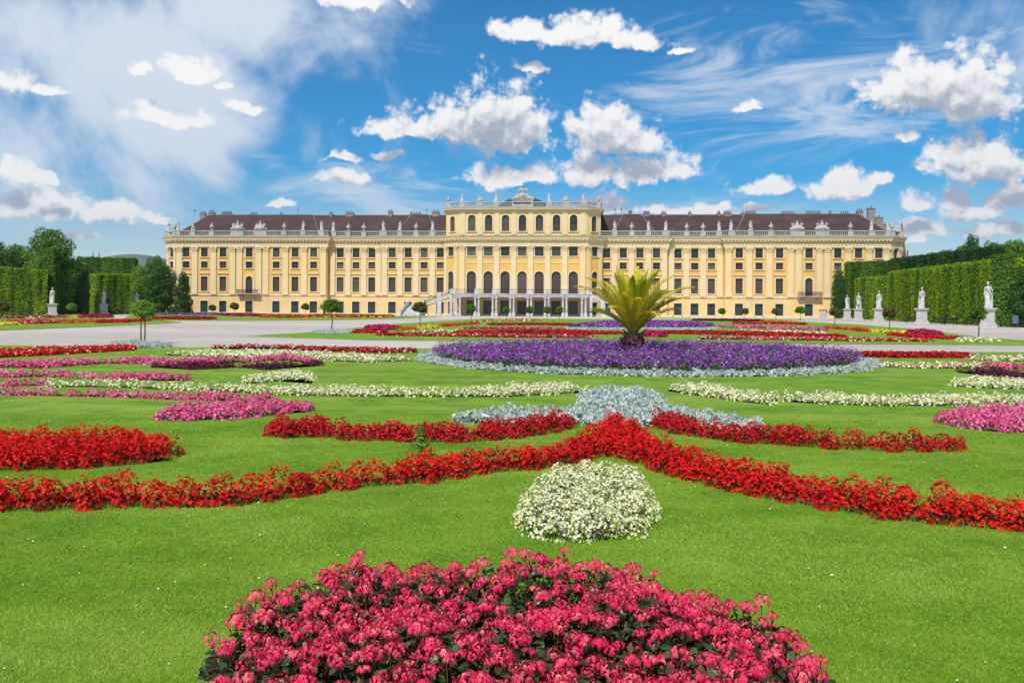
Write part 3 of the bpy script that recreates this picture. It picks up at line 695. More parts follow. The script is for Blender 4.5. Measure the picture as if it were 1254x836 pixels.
for pts in (half, [(-x, y) for x, y in half[::-1]]):
    gaps = [(sg*u, w*.62) for sg in (1, -1) for u, k, w in SU]
    sweep(bal, pts, [(.55,z0),(.55,z0+.28),(.05,z0+.28),(.05,z0)]); sweep(bal, pts, [(.52,z0+1.18),(.56,z0+1.3),(.52,z0+1.42),(.06,z0+1.42),(.06,z0+1.18),(.52,z0+1.18)])
    balusters(bal, pts, z0+.28, .9, .42, .3, gaps)
for sg in (1, -1):
    for u, k, w in SU:
        y = yfront(u)-.3; bal.box(sg*u-w*.62, sg*u+w*.62, y-.34, y+.34, z0, z0+1.36); bal.box(sg*u-w*.62-.08, sg*u+w*.62+.08, y-.42, y+.42, z0+1.36, z0+1.52)
tz = 26.1; TG = [(-.3,2.6),(-14.7,.7),(-10.4,.7),(-6.4,.7),(6.4,.7),(10.4,.7),(14.7,.7)]
sweep(bal, TOP, [(.3,tz),(.3,tz+.25),(-.2,tz+.25)]); sweep(bal, TOP, [(.28,tz+1.2),(.32,tz+1.32),(.28,tz+1.45),(-.2,tz+1.45),(-.2,tz+1.2),(.28,tz+1.2)])
balusters(bal, TOP, tz+.25, .95, .42, .05, TG)
for u, w in TG[1:]: bal.box(u-w, u+w, -3.2, -2.5, tz, tz+1.55)
for sg in (1, -1): bal.box(sg*18.3-.6, sg*18.3+.6, -1.5, -.5, tz, tz+1.55)
bal.build('balustrade', 'stone', pal)
# roof figures
nm = {'s': 'roof_statue', 'u': 'roof_urn', 't': 'roof_trophy'}
i = 0
for sg in (1, -1):
    for u, k, w in SU:
        i += 1; me = {'s': FIG[i % 4], 'u': URN, 't': TROPHY}[k]
        o = link(nm[k], me, pal, (sg*u, yfront(u)-.3, z0+1.50), (R(180) if k == 't' and sg > 0 else 0)+random.uniform(-.3, .3)); o.scale = (.80,.85,.90) if k == 's' else ((.92,)*3 if k == 'u' else (1.05,)*3)
for u, k in ((-18.3,'u'),(-14.7,'s'),(-10.4,'t'),(-6.4,'s'),(6.4,'s'),(10.4,'t'),(14.7,'s'),(18.3,'u')):
    i += 1; o = link(nm[k], {'s': FIG[i % 4], 'u': URN, 't': TROPHY}[k], pal, (u, -2.85 if abs(u) < 18 else -1, tz+1.5), 0); o.scale = (.78,)*3 if k != 't' else (.45, .5, .8)
# crest with eagle
cr = MB(); cr.box(-2.6, 2.6, -3.35, -2.3, tz, tz+1.85); cr.box(-2.8, 2.8, -3.5, -2.2, tz+1.85, tz+2.05); crest = cr.build('crest_block', 'stone', pal)
ins_ = MB(); ins_.box(-2.1, 2.1, -3.40, -3.35, tz+.95, tz+1.25); ins_.build('inscription_band', 'iron', crest)
gp = MB(); gp.ell((0,-2.8,tz+2.8), (.9,.4,.95)); gp.ell((0,-2.9,tz+3.0), (.6,.45,.7))
for sx in (-1, 1):
    gp.ell((sx*1.5,-2.8,tz+2.45), (.9,.4,.4)); gp.ell((sx*2.1,-2.8,tz+2.3), (.6,.3,.3)); gp.ell((sx*1.1,-2.85,tz+3.0), (.4,.3,.45)); gp.tube([(sx*.8,-2.8,tz+2.6),(sx*1.9,-2.8,tz+3.3)], .12)
cg = link('armour_group', remesh(gp, .09, 'armour', 'stone', 1), crest)
eg = MB(); eg.ell((.1,-2.8,tz+4.2), (.3,.3,.6)); eg.ell((.1,-2.95,tz+4.85), (.17,.22,.2))
for sx in (-1, 1):
    for k in range(4): eg.tube([(.1+sx*.2,-2.8,tz+4.3),(.1+sx*(.75+.15*k),-2.7,tz+4.65-.22*k+.2),(.1+sx*(1.05+.15*k),-2.65,tz+4.35-.28*k+.3)], [.18,.14,.07], 6)
link('eagle', remesh(eg, .06, 'eagle', 'stone', 1), crest)
gb = MB(); gb.lathe([(.02,0),(.2,.12),(.24,.3),(.1,.5),(.05,.7),(.02,.95)], .1, -2.9, tz+4.95, 8); gb.build('gilded_crown', 'gold', crest)
# roofs ----------------------------------------------------------------
def hip(mb, x0, x1, y0, y1, z0_, zr, rx0, rx1, fl):
    ym = (y0+y1)/2; V = [(x0,y0,z0_),(x1,y0,z0_),(x1,y1,z0_),(x0,y1,z0_),(rx0,ym,zr),(rx1,ym,zr)]
    mb.add(V, [(0,1,5,4)], 0); mb.add(V, [(2,3,4,5)], 0); mb.add(V, [(1,2,5),(3,0,4)], 0)
    for a, b in ((0,4),(3,4),(1,5),(2,5),(4,5)): fl.tube([V[a], V[b]], .11, 5)
roof, fl = MB(), MB()
for sg in (1, -1):
    def H_(a, b, *r): 
        x0, x1, c0, c1 = (a, b, r[4], r[5]) if sg == 1 else (-b, -a, -r[5], -r[4]); hip(roof, x0, x1, r[0], r[1], r[2], r[3], c0, c1, fl)
    H_(51, 89.2, 1.0, 19, 19.5, 26.0, 55.5, 83.5); H_(19.0, 60, 2.0, 19.0, 19.5, 25.9, 19.1, 58); H_(21.5, 33, 1.3, 18, 19.5, 25.95, 25, 29.5)
    hip(roof, *((76, 90) if sg == 1 else (-90, -76)), 6, 46, 19.5, 24.5, *((81, 85) if sg == 1 else (-85, -81)), fl)
roof.box(-19, 19, 1.5, 20, 19.4, 26.0, 1)
ro = roof.build('roof', ['roof', 'wall_pale'], pal); fl.build('ridge_flashing', 'ridge', ro)
dm = MB(); dm.lathe([(6.9*math.cos(t), 3.9*math.sin(t)) for t in np.linspace(0, PI/2*.97, 10)], -.3, 6, 26.0, 40, sy=.75); dm.build('dome', 'slate', ro, smooth=True)
def upx(px, y=10.5):
    p = (px-HX)/F; c, s = math.cos(TH), math.sin(TH)
    return (p*(PY0+y*c)-PX0-y*s)/(c+p*s)
def chim(px, w, h, pots, base=25.6, y=10.5):
    u = upx(px, y); h *= .7 if h < 2 else 1; w *= .85; m_ = MB(); m_.box(u-w/2, u+w/2, y-.5, y+.5, base-.6, base+h); m_.box(u-w/2-.1, u+w/2+.1, y-.6, y+.6, base+h, base+h+.15)
    for k in range(pots):
        x = u-w/2+w*(k+.5)/pots; m_.lathe([(.13,0),(.15,.1),(.12,.6)], x, y, base+h+.15, 7, 1)
    m_.build('chimney', ['chimney', 'metalgrey'], ro)
for c in ((248,5,1.0,3),(259,5,1.2,4),(277.5,9,.9,7),(310,6,.6,4),(344,3,.5,2),(405,3,.8,2),(428,7,.9,4),(477.5,4,1.6,2),(508,10,.9,4),(533,6,1.4,3),
          (771,3,1.,3),(791,5,.8,5),(812,4,.8,3),(844,1.5,1.,1),(879.5,3,.8,2),(890,6,.8,5),(909,2,.8,1),(918,9,.9,6),(964,11,.7,7),(995,12,.8,8),(1015.7,3,.7,2),(1033.6,7,.7,4),(1052,5,1.4,3)):
    chim(c[0], c[1]*.35 if c[1] > 3 else .9, c[2], c[3])
chim(1066, 2.2, 4.0, 1, 24, 16); chim(1076, 2, 2.4, 1, 23.5, 18); chim(1083, 2, 1.8, 1, 23, 20)
for px in (239, 365, 522, 760, 752): m_ = MB(); u = upx(px); m_.tube([(u,10,25.7),(u,10,28.0)], [.06,.03], 5); m_.ell((u,10,27.2), (.22,.22,.22), n=6, m=4); m_.build('finial', 'metalgrey', ro)
# portico and stairs ----------------------------------------------------
te = MB(); te.box(-16.2, 16.2, -9.2, -3.2, 4.7, 5.15); te.box(-16.35, 16.35, -9.35, -3.1, 5.15, 5.3); te.box(-16.1,16.1,-9.1,-3.3,4.45,4.7)
terr = te.build('terrace', 'marble', pal)
for c in (-14.75,-10.3,-6.15,-2.05,2.05,6.15,10.3,14.75):
    for dx in (-.42, .42):
        k = MB(); k.box(c+dx-.34, c+dx+.34, -9.05, -8.37, 0, .75); k.lathe([(.3,0),(.3,.1),(.24,.18),(.25,1.2),(.21,3.1),(.21,3.2),(.3,3.3),(.3,3.4)], c+dx, -8.7, .75, 12); k.box(c+dx-.34,c+dx+.34,-9.04,-8.36,4.15,4.45)
        k.build('column', 'marble', terr)
rl = MB()
for c in (-15.9,-10.3,-6.15,-2.05,2.05,6.15,10.3,15.9):
    rl = MB(); rl.box(c-.55, c+.55, -9.1, -8.6, 5.3, 6.3); rl.box(c-.62, c+.62, -9.16, -8.54, 6.3, 6.42)
    rl.build('terrace_pier', 'marble', terr)
ir = MB(); ir.box(-15.9, 15.9, -8.9, -8.82, 6.22, 6.3); ir.box(-15.9, 15.9, -8.9, -8.82, 5.42, 5.48)
for k in range(150): x = -15.8+31.6*k/149; ir.box(x-.02, x+.02, -8.88, -8.84, 5.45, 6.25)
ir.build('iron_railing', 'iron', terr)
for sg in (1, -1):
    st = MB(); n = 15
    for k in range(n):                                    # upper flight going outward
        x = 16.2+6.6*k/n; z = 5.15-2.5*(k+1)/n; x1 = x+6.6/n
        a, b = sorted((sg*x, sg*x1)); st.box(a, b, -9.0, -5.8, z-.45, z)
    a, b = sorted((sg*22.8, sg*25.8)); st.box(a, b, -9.0, -5.8, 2.2, 2.65)
    for k in range(15):                                   # lower flight spreading forward
        y = -9.0-.36*k; z = 2.65-.177*(k+1); a, b = sorted((sg*(22.9-.02*k), sg*(26.0+.12*k))); st.box(a, b, y-.36, y, -.0, z)
    a, b = sorted((sg*23.6, sg*25.6)); st.box(a, b, -8.8, -6.2, 0, 2.2)
    so = st.build('staircase', 'marble', pal)
    pr = MB()
    for x, w, zt in ((19.2,.5,5.2),(16.4,.3,6.2),(22.9,.3,3.7)): q_ = MB(); q_.box(*sorted((sg*(x-w), sg*(x+w))), -9.15, -8.5, 0, zt); q_.build('stair_pier', 'marble', so)
    def wallstrip(x0, za0, zb0, x1, za1, zb1, y0=-9.12, y1=-8.92):
        V = [(sg*x0,y0,za0),(sg*x1,y0,za1),(sg*x1,y0,zb1),(sg*x0,y0,zb0),(sg*x0,y1,za0),(sg*x1,y1,za1),(sg*x1,y1,zb1),(sg*x0,y1,zb0)]
        pr.add(V, [(0,1,2,3),(4,5,6,7),(0,1,5,4),(2,3,7,6),(1,2,6,5),(3,0,4,7)])
    wallstrip(16.7,4.4,5.06,22.6,2.18,2.84); pr.build('string_course', 'marble', so); pr = MB(); wallstrip(16.7,6.0,6.15,22.6,3.76,3.91); pr.build('handrail', 'marble', so)
    for x in (22.8, 26.4):                                # scrolled parapets of the lower flight
        pr = MB()
        for k in range(8):
            y0 = -9.0-.68*k; zt = 3.7-.40*k*.9; pr.box(*sorted((sg*(x+.14*k*(x > 25)-.14), sg*(x+.14*k*(x > 25)+.14))), y0-.68, y0, 0, max(zt, .7))
        pr.build('parapet', 'marble', so)
    rr = MB()
    for k in range(22): x = 16.6+6.0*k/21; z = 5.25-2.5*(x-16.2)/6.6; rr.box(*sorted((sg*x-.03, sg*x+.03)), -9.04, -8.98, z, z+1.0)
    for k in range(11): x = 16.9+5.6*k/10; z = 5.25-2.5*(x-16.2)/6.6; rr.box(*sorted((sg*x-.2, sg*x+.2)), -9.05, -8.99, z+.45, z+.55)
    rr.build('stair_railing', 'iron', so)
# ------------------------------------------------------------------ flower beds
def dens_poly(poly, n):
    p = np.asarray(poly); lo, hi = p.min(0), p.max(0); out = []
    area = 0.5*abs(np.dot(p[:,0], np.roll(p[:,1],1))-np.dot(p[:,1], np.roll(p[:,0],1)))
    return lo, hi, area
def grid_in(poly, s, jit=.35):
    lo, hi, _ = dens_poly(poly, 0)
    xs = np.arange(lo[0]-s, hi[0]+s, s); ys = np.arange(lo[1]-s, hi[1]+s, s*.88)
    g0 = np.array([(x+(j % 2)*s/2, y) for j, y in enumerate(ys) for x in xs])
    g0 = g0+rng.uniform(-jit, jit, g0.shape)*s
    return g0[inpoly(g0, poly)]
def poisson(poly, s):
    lo, hi, area = dens_poly(poly, 0); n = int(min(60000, 40+area/(s*s)*26)); box = max(1e-6, (hi[0]-lo[0])*(hi[1]-lo[1])); tot = int(n*box/max(area, .02*box)); tot = min(tot, 900000)
    c = rng.uniform(lo, hi, (tot, 2)); c = c[inpoly(c, poly)]; cell = {}; out = []
    for x, y in c:
        i, j = int(math.floor(x/s)), int(math.floor(y/s)); ok = True
        for a in (i-1, i, i+1):
            for b in (j-1, j, j+1):
                for q in cell.get((a, b), ()):
                    if (q[0]-x)**2+(q[1]-y)**2 < s*s: ok = False; break
                if not ok: break
            if not ok: break
        if ok: cell.setdefault((i, j), []).append((x, y)); out.append((x, y))
    return np.array(out) if out else np.zeros((0, 2))
KINDS = {  # blossoms, leaves, blossom template, share of blossom, clump spacing, petal size
 'red':     ('red', 'bronze', FLOWER4, 1.0, .20, .0175), 'deep_red': ('deep_red', 'bronze', FLOWER4, 1.0, .20, .019),
 'pink':    ('pink', 'green', FLOWER4, .75, .24, .020), 'crimson': ('crimson', 'maroon', FLOWER4, .8, .3, .03),
 'white':   ('white', 'lime', FLOWER4, .50, .19, .016), 'purple': ('purple', 'green', FLOWER5, .42, .34, .020),
 'silver':  ('silver', 'silver', SPRIG, 1.0, .28, .055), 'maroon': ('maroon', 'maroon', LEAF, .9, .24, .045),
 'orange':  ('orange', 'green', FLOWER4, .9, .4, .03), 'yellow': ('yellow', 'green', FLOWER4, .9, .4, .03)}
def bed(label, poly, h, kind, mix=None, cat='flower bed', group=None, cover=1., name='flower_bed', gap=0., z=.03):
    bm_, lm_, tpl, share, sc, bs = KINDS[kind]; poly = np.asarray(poly, float)
    c = poly.mean(0); D = max(3, np.percentile(poly[:, 1], 20))
    t = thing(name, label, cat, (c[0], c[1], z), 0, group); pl = poly-c
    size = max(bs*(.85 if 'lozenge' in label else 1), .00140*D); sc = max(sc, size*4.5) if D > 20 else sc
    sheet('soil', [[tuple(p) for p in (pl*(1.0))]], 0., .022, 'soil', None, t)
    cl = poisson(pl, sc*.80)
    if gap: cl = cl[rng.uniform(size=len(cl)) > gap]
    if len(cl) == 0: cl = np.array([[0., 0.]])
    hh = h*np.clip(rng.normal(.95, .13, len(cl)), .6, 1.3); rc = sc*rng.uniform(.50, .74, len(cl))
    # how far from the rim: rim clumps are lower
    nb = int(np.clip(1.9*PI*(sc*.72)**2/(PI*size**2*.95)*share*cover, 3, 900)); nl = int(nb*.8)+6
    if D > 45: nb = int(nb*.7)
    if 'lozenge' in label: nb = int(nb*.95); nl = int(nl*1.2); hh = h*np.clip(rng.normal(.92, .18, len(cl)), .5, 1.3)
    F_, L_ = MB(), MB()
    for mbx, num, tp, k in ((F_, nb, tpl, 1), (L_, nl, LEAF, 0)):
        N = len(cl)*num; ci_ = np.repeat(np.arange(len(cl)), num)
        th = rng.uniform(0, 2*PI, N); cz = rng.uniform(-.3 if k else -.7, 1, N)
        if kind == 'purple' and k: cz = rng.uniform(.35, 1, N)
        sr = np.sqrt(np.clip(1-cz*cz, 0, 1)); d = np.stack([sr*np.cos(th), sr*np.sin(th), cz], 1)
        rr = rng.uniform(.86, 1.08, N) if k else rng.uniform(.55, 1.02, N)
        R_ = rc[ci_]; Hh = hh[ci_]
        up = np.minimum(Hh*.85, R_*2.); base = Hh-up
        pos = np.stack([cl[ci_, 0]+d[:, 0]*R_*rr, cl[ci_, 1]+d[:, 1]*R_*rr, base+d[:, 2]*up*rr], 1)
        if not k: pos[:, 2] = np.where(rng.uniform(size=N) < .45, rng.uniform(0, 1, N)*base, pos[:, 2])
        pos[:, 2] = np.maximum(pos[:, 2], .015)
        if kind == 'purple' and k: pos[:, 2] += rng.exponential(.055, N)*(h/.4)
        nrm = d*1.0+rng.normal(0, .45, d.shape); nrm[:, 2] += .35
        sz = size*rng.uniform(.75, 1.3, N)*(1 if k else 1.5)
        cv = rng.uniform(0, 1, len(cl))
        var = np.clip(cv[ci_]*.35+rng.uniform(0, 1, N)*.65, .001, 1)
        if mix and k:
            sel = rng.uniform(size=N) < mix[1]
            scatter(mbx, tp[0], tp[1], pos[sel], nrm[sel], sz[sel], 1, var[sel]); sel = ~sel
            scatter(mbx, tp[0], tp[1], pos[sel], nrm[sel], sz[sel], 0, var[sel])
        else: scatter(mbx, tp[0], tp[1], pos, nrm, sz, 0, var)
    L_.build('foliage', lm_, t); F_.build('leaf_tips' if kind in ('silver', 'maroon') else 'blossoms', [bm_]+([mix[0]] if mix else []), t)
    return t
def band_poly(top, bot, h):
    """outline read off the photograph: rear edge seen at plant height, front edge at the ground"""
    a = [G(x, y, h*.85) for x, y in top]; b = [G(x, y, .03) for x, y in bot]
    return a+b[::-1]
def dup_pts(pts): return pts
BEDS = [
 ('long red chevron hedge of blossoms running across the lawn to a central apex', 'red', .23,
  [(-60,590),(0,589),(60,592),(130,590),(200,591),(260,590),(300,585),(350,582),(400,575),(470,569),(530,559),(600,552),(668,547),(700,537),(735,521),(752,510),(770,514),(790,527),(830,549),(872,559),(945,574),(1017,588),(1090,598),(1170,605),(1254,614),(1320,620)],
  [(-60,627),(0,625),(130,622),(200,619),(270,619),(350,610),(400,600),(470,594),(530,590),(587,580),(668,573),(720,564),(750,556),(775,563),(800,574),(872,595),(945,611),(1017,623),(1090,635),(1170,643),(1254,649),(1320,653)], {}),
 ('broad red bed with rounded end on the lawn at the left edge', 'red', .25, [(-60,526),(0,526),(50,530),(100,529),(150,526),(190,532),(210,545)], [(-60,577),(50,575),(120,572),(180,567),(212,556)], {}),
 ('white blossom bed shaped like a rounded lozenge below the red apex', 'white', .155, [(645,622),(656,602),(672,588),(684,577),(706,570),(746,570),(770,577),(781,591),(791,608),(795,632)], [(643,650),(658,657),(690,662),(740,662),(774,657),(793,648)], {}),
 ('short isolated red clump row left of the silver plants', 'deep_red', .2, [(331,520),(345,517),(355,519),(375,514),(390,516),(404,522)], [(331,534),(360,536),(385,535),(403,535)], {}),
 ('red clump row between the isolated red clump and the green sapling', 'deep_red', .2, [(411,520),(425,521),(445,526),(475,521),(503,524)], [(411,538),(440,539),(475,539),(503,540)], {}),
 ('red row rising from the sapling to the silver plants', 'deep_red', .21, [(511,525),(540,522),(585,527),(600,519),(640,518),(680,512),(705,512)], [(511,541),(550,541),(590,540),(640,535),(680,528),(706,521)], {}),
 ('red row sloping down right from the silver plants', 'deep_red', .21, [(808,510),(825,509),(860,521),(910,526),(975,527),(1000,534),(1060,537),(1120,537),(1174,539)], [(803,525),(850,535),(900,541),(960,545),(1010,549),(1080,552),(1174,552)], {}),
 ('silver leaved planting in the form of a mound with two low wings', 'silver', .14, [(564,508),(600,502),(640,499),(700,501),(718,494),(720,482),(745,476),(775,476),(800,483),(808,494),(850,503),(900,511),(935,519)], [(564,519),(620,518),(690,517),(712,520),(760,522),(810,520),(830,512),(880,524),(935,529)], {'name': 'silver_bed', 'cat': 'foliage bed'}),
 ('long cream white ribbon of blossoms from the pink rows to the lawn centre', 'white', .17, [(62,466),(140,465),(220,468),(300,470),(360,472),(420,471),(480,474),(554,476),(620,469),(680,467),(722,472)], [(62,474),(140,475),(220,479),(300,482),(360,485),(420,486),(500,487),(560,487),(620,487),(680,484),(722,480)], {}),
 ('small cream white oblong above the left white ribbon', 'white', .17, [(298,461),(330,456),(355,452),(380,455),(382,462)], [(300,471),(340,468),(382,466)], {}),
 ('short cream white bed angled down right of the silver mound', 'white', .17, [(818,471),(845,467),(875,469),(900,476),(930,479),(952,482)], [(820,479),(860,486),(900,492),(945,497),(951,490)], {}),
 ('cream white ribbon running off right beyond the angled white bed', 'white', .17, [(960,483),(1010,480),(1060,483),(1120,483),(1170,480),(1210,482),(1300,482)], [(960,491),(1010,496),(1080,498),(1150,498),(1254,496),(1300,495)], {}),
 ('cream white oblong above the right white ribbon', 'white', .17, [(1166,464),(1200,460),(1254,462),(1300,464)], [(1168,474),(1210,477),(1300,479)], {}),
 ('pink bed with rounded tip lying right of the upper left pink rows', 'pink', .17, [(199,498),(225,493),(270,491),(330,488),(365,490),(374,495)], [(197,515),(240,516),(290,514),(340,508),(374,501)], {}),
 ('thin pink row joining the left edge to the round tipped pink bed', 'pink', .15, [(-60,476),(0,476),(60,477),(130,477),(200,480),(270,481),(335,485),(335,486)], [(-60,485),(0,484),(60,485),(130,487),(200,490),(270,492),(330,491)], {}),
 ('pink block at the left edge just above the thin pink row', 'pink', .16, [(-60,465),(0,465),(58,464)], [(-60,475),(0,475),(58,473)], {}),
 ('pink row second from the path at the left', 'pink', .17, [(-60,453),(0,453),(60,454),(130,456),(190,455),(227,459)], [(-60,464),(0,463),(60,463),(130,465),(190,467),(226,466)], {}),
 ('pink row nearest the path at the left', 'pink', .17, [(-60,439),(0,441),(40,440),(85,438),(130,439),(176,440)], [(-60,452),(0,451),(50,452),(90,449),(130,446),(176,443)], {}),
 ('narrow pink row behind the left maroon bed', 'pink', .17, [(178,440),(215,440),(241,440),(310,436),(350,432),(385,440)], [(178,444),(215,446),(250,444),(310,444),(350,442),(385,444)], {}),
 ('dark maroon leaf bed with ragged ends on the left lawn', 'maroon', .16, [(190,444),(240,441),(290,444),(340,442),(392,442)], [(192,450),(235,454),(290,451),(330,454),(392,446)], {'cat': 'foliage bed'}),
 ('cream white bed in front of the path left of centre', 'white', .18, [(205,429),(260,428),(330,427),(400,430),(504,436)], [(205,435),(240,438),(300,440),(360,439),(400,443),(450,445),(504,443)], {}),
 ('low red strip on the path edge left of centre', 'deep_red', .18, [(262,423),(300,422),(350,423),(400,425),(510,427)], [(262,427),(330,427),(400,431),(460,433),(512,432)], {'mix': ('white', .15)}),
 ('red and white row along the gravel at the far left', 'red', .2, [(-60,430),(0,428),(80,425),(164,423)], [(-60,440),(0,438),(80,434),(164,429)], {'mix': ('white', .12)}),
 ('silver leaf patch around the twin stemmed young tree', 'silver', .15, [(136,420),(165,417),(200,419),(210,422)], [(138,424),(170,426),(209,425)], {'name': 'silver_bed', 'cat': 'foliage bed'}),
 ('red strip on the path edge right of the purple circle', 'deep_red', .18, [(1057,431),(1120,431),(1187,433)], [(1057,438),(1120,439),(1187,439)], {}),
 ('cream white and pink band right of the purple circle', 'white', .17, [(1068,442),(1120,443),(1200,443)], [(1068,450),(1120,452),(1198,452)], {'mix': ('pink', .2)}),
 ('cream white band at the right edge beside the path', 'white', .18, [(1187,434),(1254,435),(1300,436)], [(1187,442),(1254,444),(1300,445)], {'mix': ('deep_red', .08)}),
 ('deep pink band above the maroon leaves at the right edge', 'pink', .17, [(1200,444),(1254,446),(1300,447)], [(1200,450),(1254,452),(1300,453)], {}),
 ('dark maroon leaf bed at the right edge', 'maroon', .17, [(1174,450),(1210,449),(1254,453),(1300,455)], [(1174,456),(1210,461),(1254,466),(1300,468)], {'cat': 'foliage bed'}),
 ('pink bed with round hooked end at the right edge', 'pink', .19, [(1152,505),(1175,499),(1210,496),(1254,495),(1320,495)], [(1153,519),(1185,526),(1220,530),(1320,531)], {}),
 # second parterre
 ('long thin red border in front of the middle lawn', 'deep_red', .25, [(464,408),(540,408),(640,410),(724,411)], [(464,411),(540,412),(640,413.5),(724,414)], {'mix': ('white', .15)}),
 ('red border on the middle lawn left of the palm', 'deep_red', .3, [(560,406),(640,405),(700,405),(762,407)], [(560,408.5),(640,409),(700,409.5),(762,409.5)], {}),
 ('small round crimson bed at the left tip of the middle lawn', 'crimson', .3, [(450,399),(470,397.5),(489,400)], [(450,403),(470,404.5),(489,403.5)], {}),
 ('short red strip below the small crimson bed', 'deep_red', .25, [(433,405),(455,403.5),(472,404.5)], [(433,408),(455,408),(472,407)], {}),
 ('yellow strip between the red and orange strips', 'yellow', .25, [(510,400),(535,398)], [(510,403.5),(538,401)], {}),
 ('orange red strip ending at the yellow strip', 'orange', .25, [(489,402),(510,400.5)], [(489,405),(510,404)], {}),
 ('orange strip running toward the portico', 'orange', .3, [(538,397.3),(584,394.5)], [(540,400.5),(584,397)], {'mix': ('red', .6)}),
 ('silver leaf patch at the middle lawn tip', 'silver', .2, [(386,405.5),(410,404),(432,404.5)], [(386,408),(410,409),(432,407.5)], {'name': 'silver_bed', 'cat': 'foliage bed'}),
 ('pink strip before the portico', 'pink', .3, [(570,401),(620,400.5),(690,402)], [(570,403),(620,403.5),(690,404)], {'mix': ('crimson', .4)}),
 ('cream strip on the middle lawn', 'white', .25, [(500,405.2),(560,404)], [(500,407),(562,405.7)], {}),
 ('dark red strip before the portico', 'deep_red', .3, [(600,396.5),(660,396),(712,397)], [(600,398.2),(660,398.2),(712,399)], {}),
 ('orange and cream strip nearest the portico', 'orange', .3, [(580,392.5),(630,391),(662,391.5)], [(580,393.8),(630,393),(662,393)], {'mix': ('white', .5)}),
 ('purple planting on the middle lawn beyond the palm', 'purple', .4, [(700,398),(740,393.5),(800,393),(855,394.5),(872,397)], [(700,400.5),(760,401.5),(820,401.5),(872,400)], {}),
 ('silver edging under the distant purple planting', 'silver', .22, [(690,401.5),(760,402.2),(820,402.2),(880,401.5)], [(690,403.2),(760,404.5),(830,404.5),(880,403)], {'name': 'silver_bed', 'cat': 'foliage bed'}),
 ('red border on the middle lawn right of the palm', 'deep_red', .3, [(818,405.5),(880,406),(960,408),(1035,411)], [(818,409),(880,410),(960,412),(1034,414)], {}),
 ('long thin red and cream border at the front right of the middle lawn', 'deep_red', .25, [(858,412.5),(960,413),(1060,414.5),(1140,416)], [(858,415.5),(960,416.5),(1060,418),(1140,418.3)], {'mix': ('white', .3)}),
 ('crimson clump just right of the palm base', 'crimson', .4, [(790,404),(815,406)], [(790,412.5),(814,413)], {}),
 ('orange red strip on the right of the middle lawn', 'red', .3, [(1014,399.5),(1066,403)], [(1014,402),(1064,406.5)], {'mix': ('orange', .5)}),
 ('yellow strip on the right of the middle lawn', 'yellow', .3, [(1066,403.3),(1111,405.5)], [(1066,406.7),(1109,408.6)], {}),
 ('round crimson bed on the right of the middle lawn', 'crimson', .4, [(1112,404),(1130,403.3),(1151,406)], [(1111,410),(1130,411.5),(1151,411)], {}),
 ('red strip ending at the cream patch on the right', 'red', .25, [(1090,407.5),(1130,411),(1175,412.5)], [(1090,411),(1130,414.3),(1175,416)], {}),
 ('cream patch around the right hand young tree', 'white', .2, [(1174,414),(1198,413),(1222,415)], [(1174,417.5),(1198,418.6),(1222,417.8)], {}),
 ('cream band on the middle lawn right of the silver edging', 'white', .25, [(905,404),(960,404.5),(1010,407)], [(905,406),(960,407),(1010,409)], {'mix': ('pink', .3)}),
 ('pink band on the middle lawn right of the purple planting', 'pink', .3, [(880,398.5),(940,399),(1010,402)], [(880,401),(940,402.5),(1012,405)], {}),
 ('dark red band before the right wing', 'deep_red', .35, [(900,394.5),(960,394.5),(985,396)], [(900,396.8),(960,397.3),(986,398)], {'mix': ('orange', .3)}),
 ('yellow orange band before the right wing', 'yellow', .35, [(935,392.6),(972,394)], [(935,394.4),(972,395.8)], {'mix': ('orange', .6)}),
 ('maroon band before the right wing', 'maroon', .35, [(850,391),(900,391),(930,391.8)], [(850,392.8),(900,393.2),(930,393.6)], {'cat': 'foliage bed'}),
 # beyond the gravel to the left
 ('purple border beneath the left wing', 'purple', .4, [(192,382.8),(235,382.2),(272,384)], [(192,385.6),(235,385.8),(272,386)], {}),
 ('red band beneath the left wing windows', 'crimson', .4, [(272,383.8),(300,383.8),(325,384.8)], [(272,386.9),(300,387.3),(325,387.6)], {}),
 ('orange and red band beneath the left balcony', 'orange', .4, [(322,385),(350,385),(375,385.6)], [(322,388.8),(350,389.3),(375,389)], {'mix': ('red', .5)}),
 ('brownish red band on the lawn before the left wing', 'deep_red', .3, [(190,388.2),(230,388),(262,388.8)], [(190,391),(230,391.5),(262,391.4)], {}),
 ('multicoloured strip before the left wing centre', 'red', .4, [(380,385.2),(430,385.2),(480,386)], [(380,388),(430,388.6),(478,388.2)], {'mix': ('yellow', .25)}),
 ('purple strip beneath the left wing centre', 'purple', .4, [(380,383.6),(425,383.6)], [(380,384.8),(425,385.2)], {}),
 ('thin red and white line before the left hedge', 'deep_red', .3, [(-40,388),(40,387),(80,386.4)], [(-40,390.8),(40,389.6),(80,389)], {'mix': ('white', .3)}),
 ('crimson strip between the two left statues', 'crimson', .35, [(100,385.6),(120,385.2),(135,386)], [(100,389),(120,389.3),(135,388.8)], {}),
 ('yellow patch beside the crimson strip before the statues', 'yellow', .3, [(81,386.2),(97,385.8)], [(81,388.6),(97,388.3)], {}),
 ('red strip on the far left lawn', 'red', .3, [(12,392),(40,391.5),(66,392)], [(12,396.5),(40,397),(66,396)], {'mix': ('white', .2)}),
 ('yellow patch at the left edge of the far lawn', 'yellow', .3, [(-30,394),(0,394),(21,394.5)], [(-30,398.5),(0,398.4),(21,397.6)], {}),
 ('orange strip on the far left lawn', 'orange', .3, [(66,392.4),(90,391.5),(113,392)], [(66,396),(90,395.8),(113,394.8)], {'mix': ('red', .3)}),
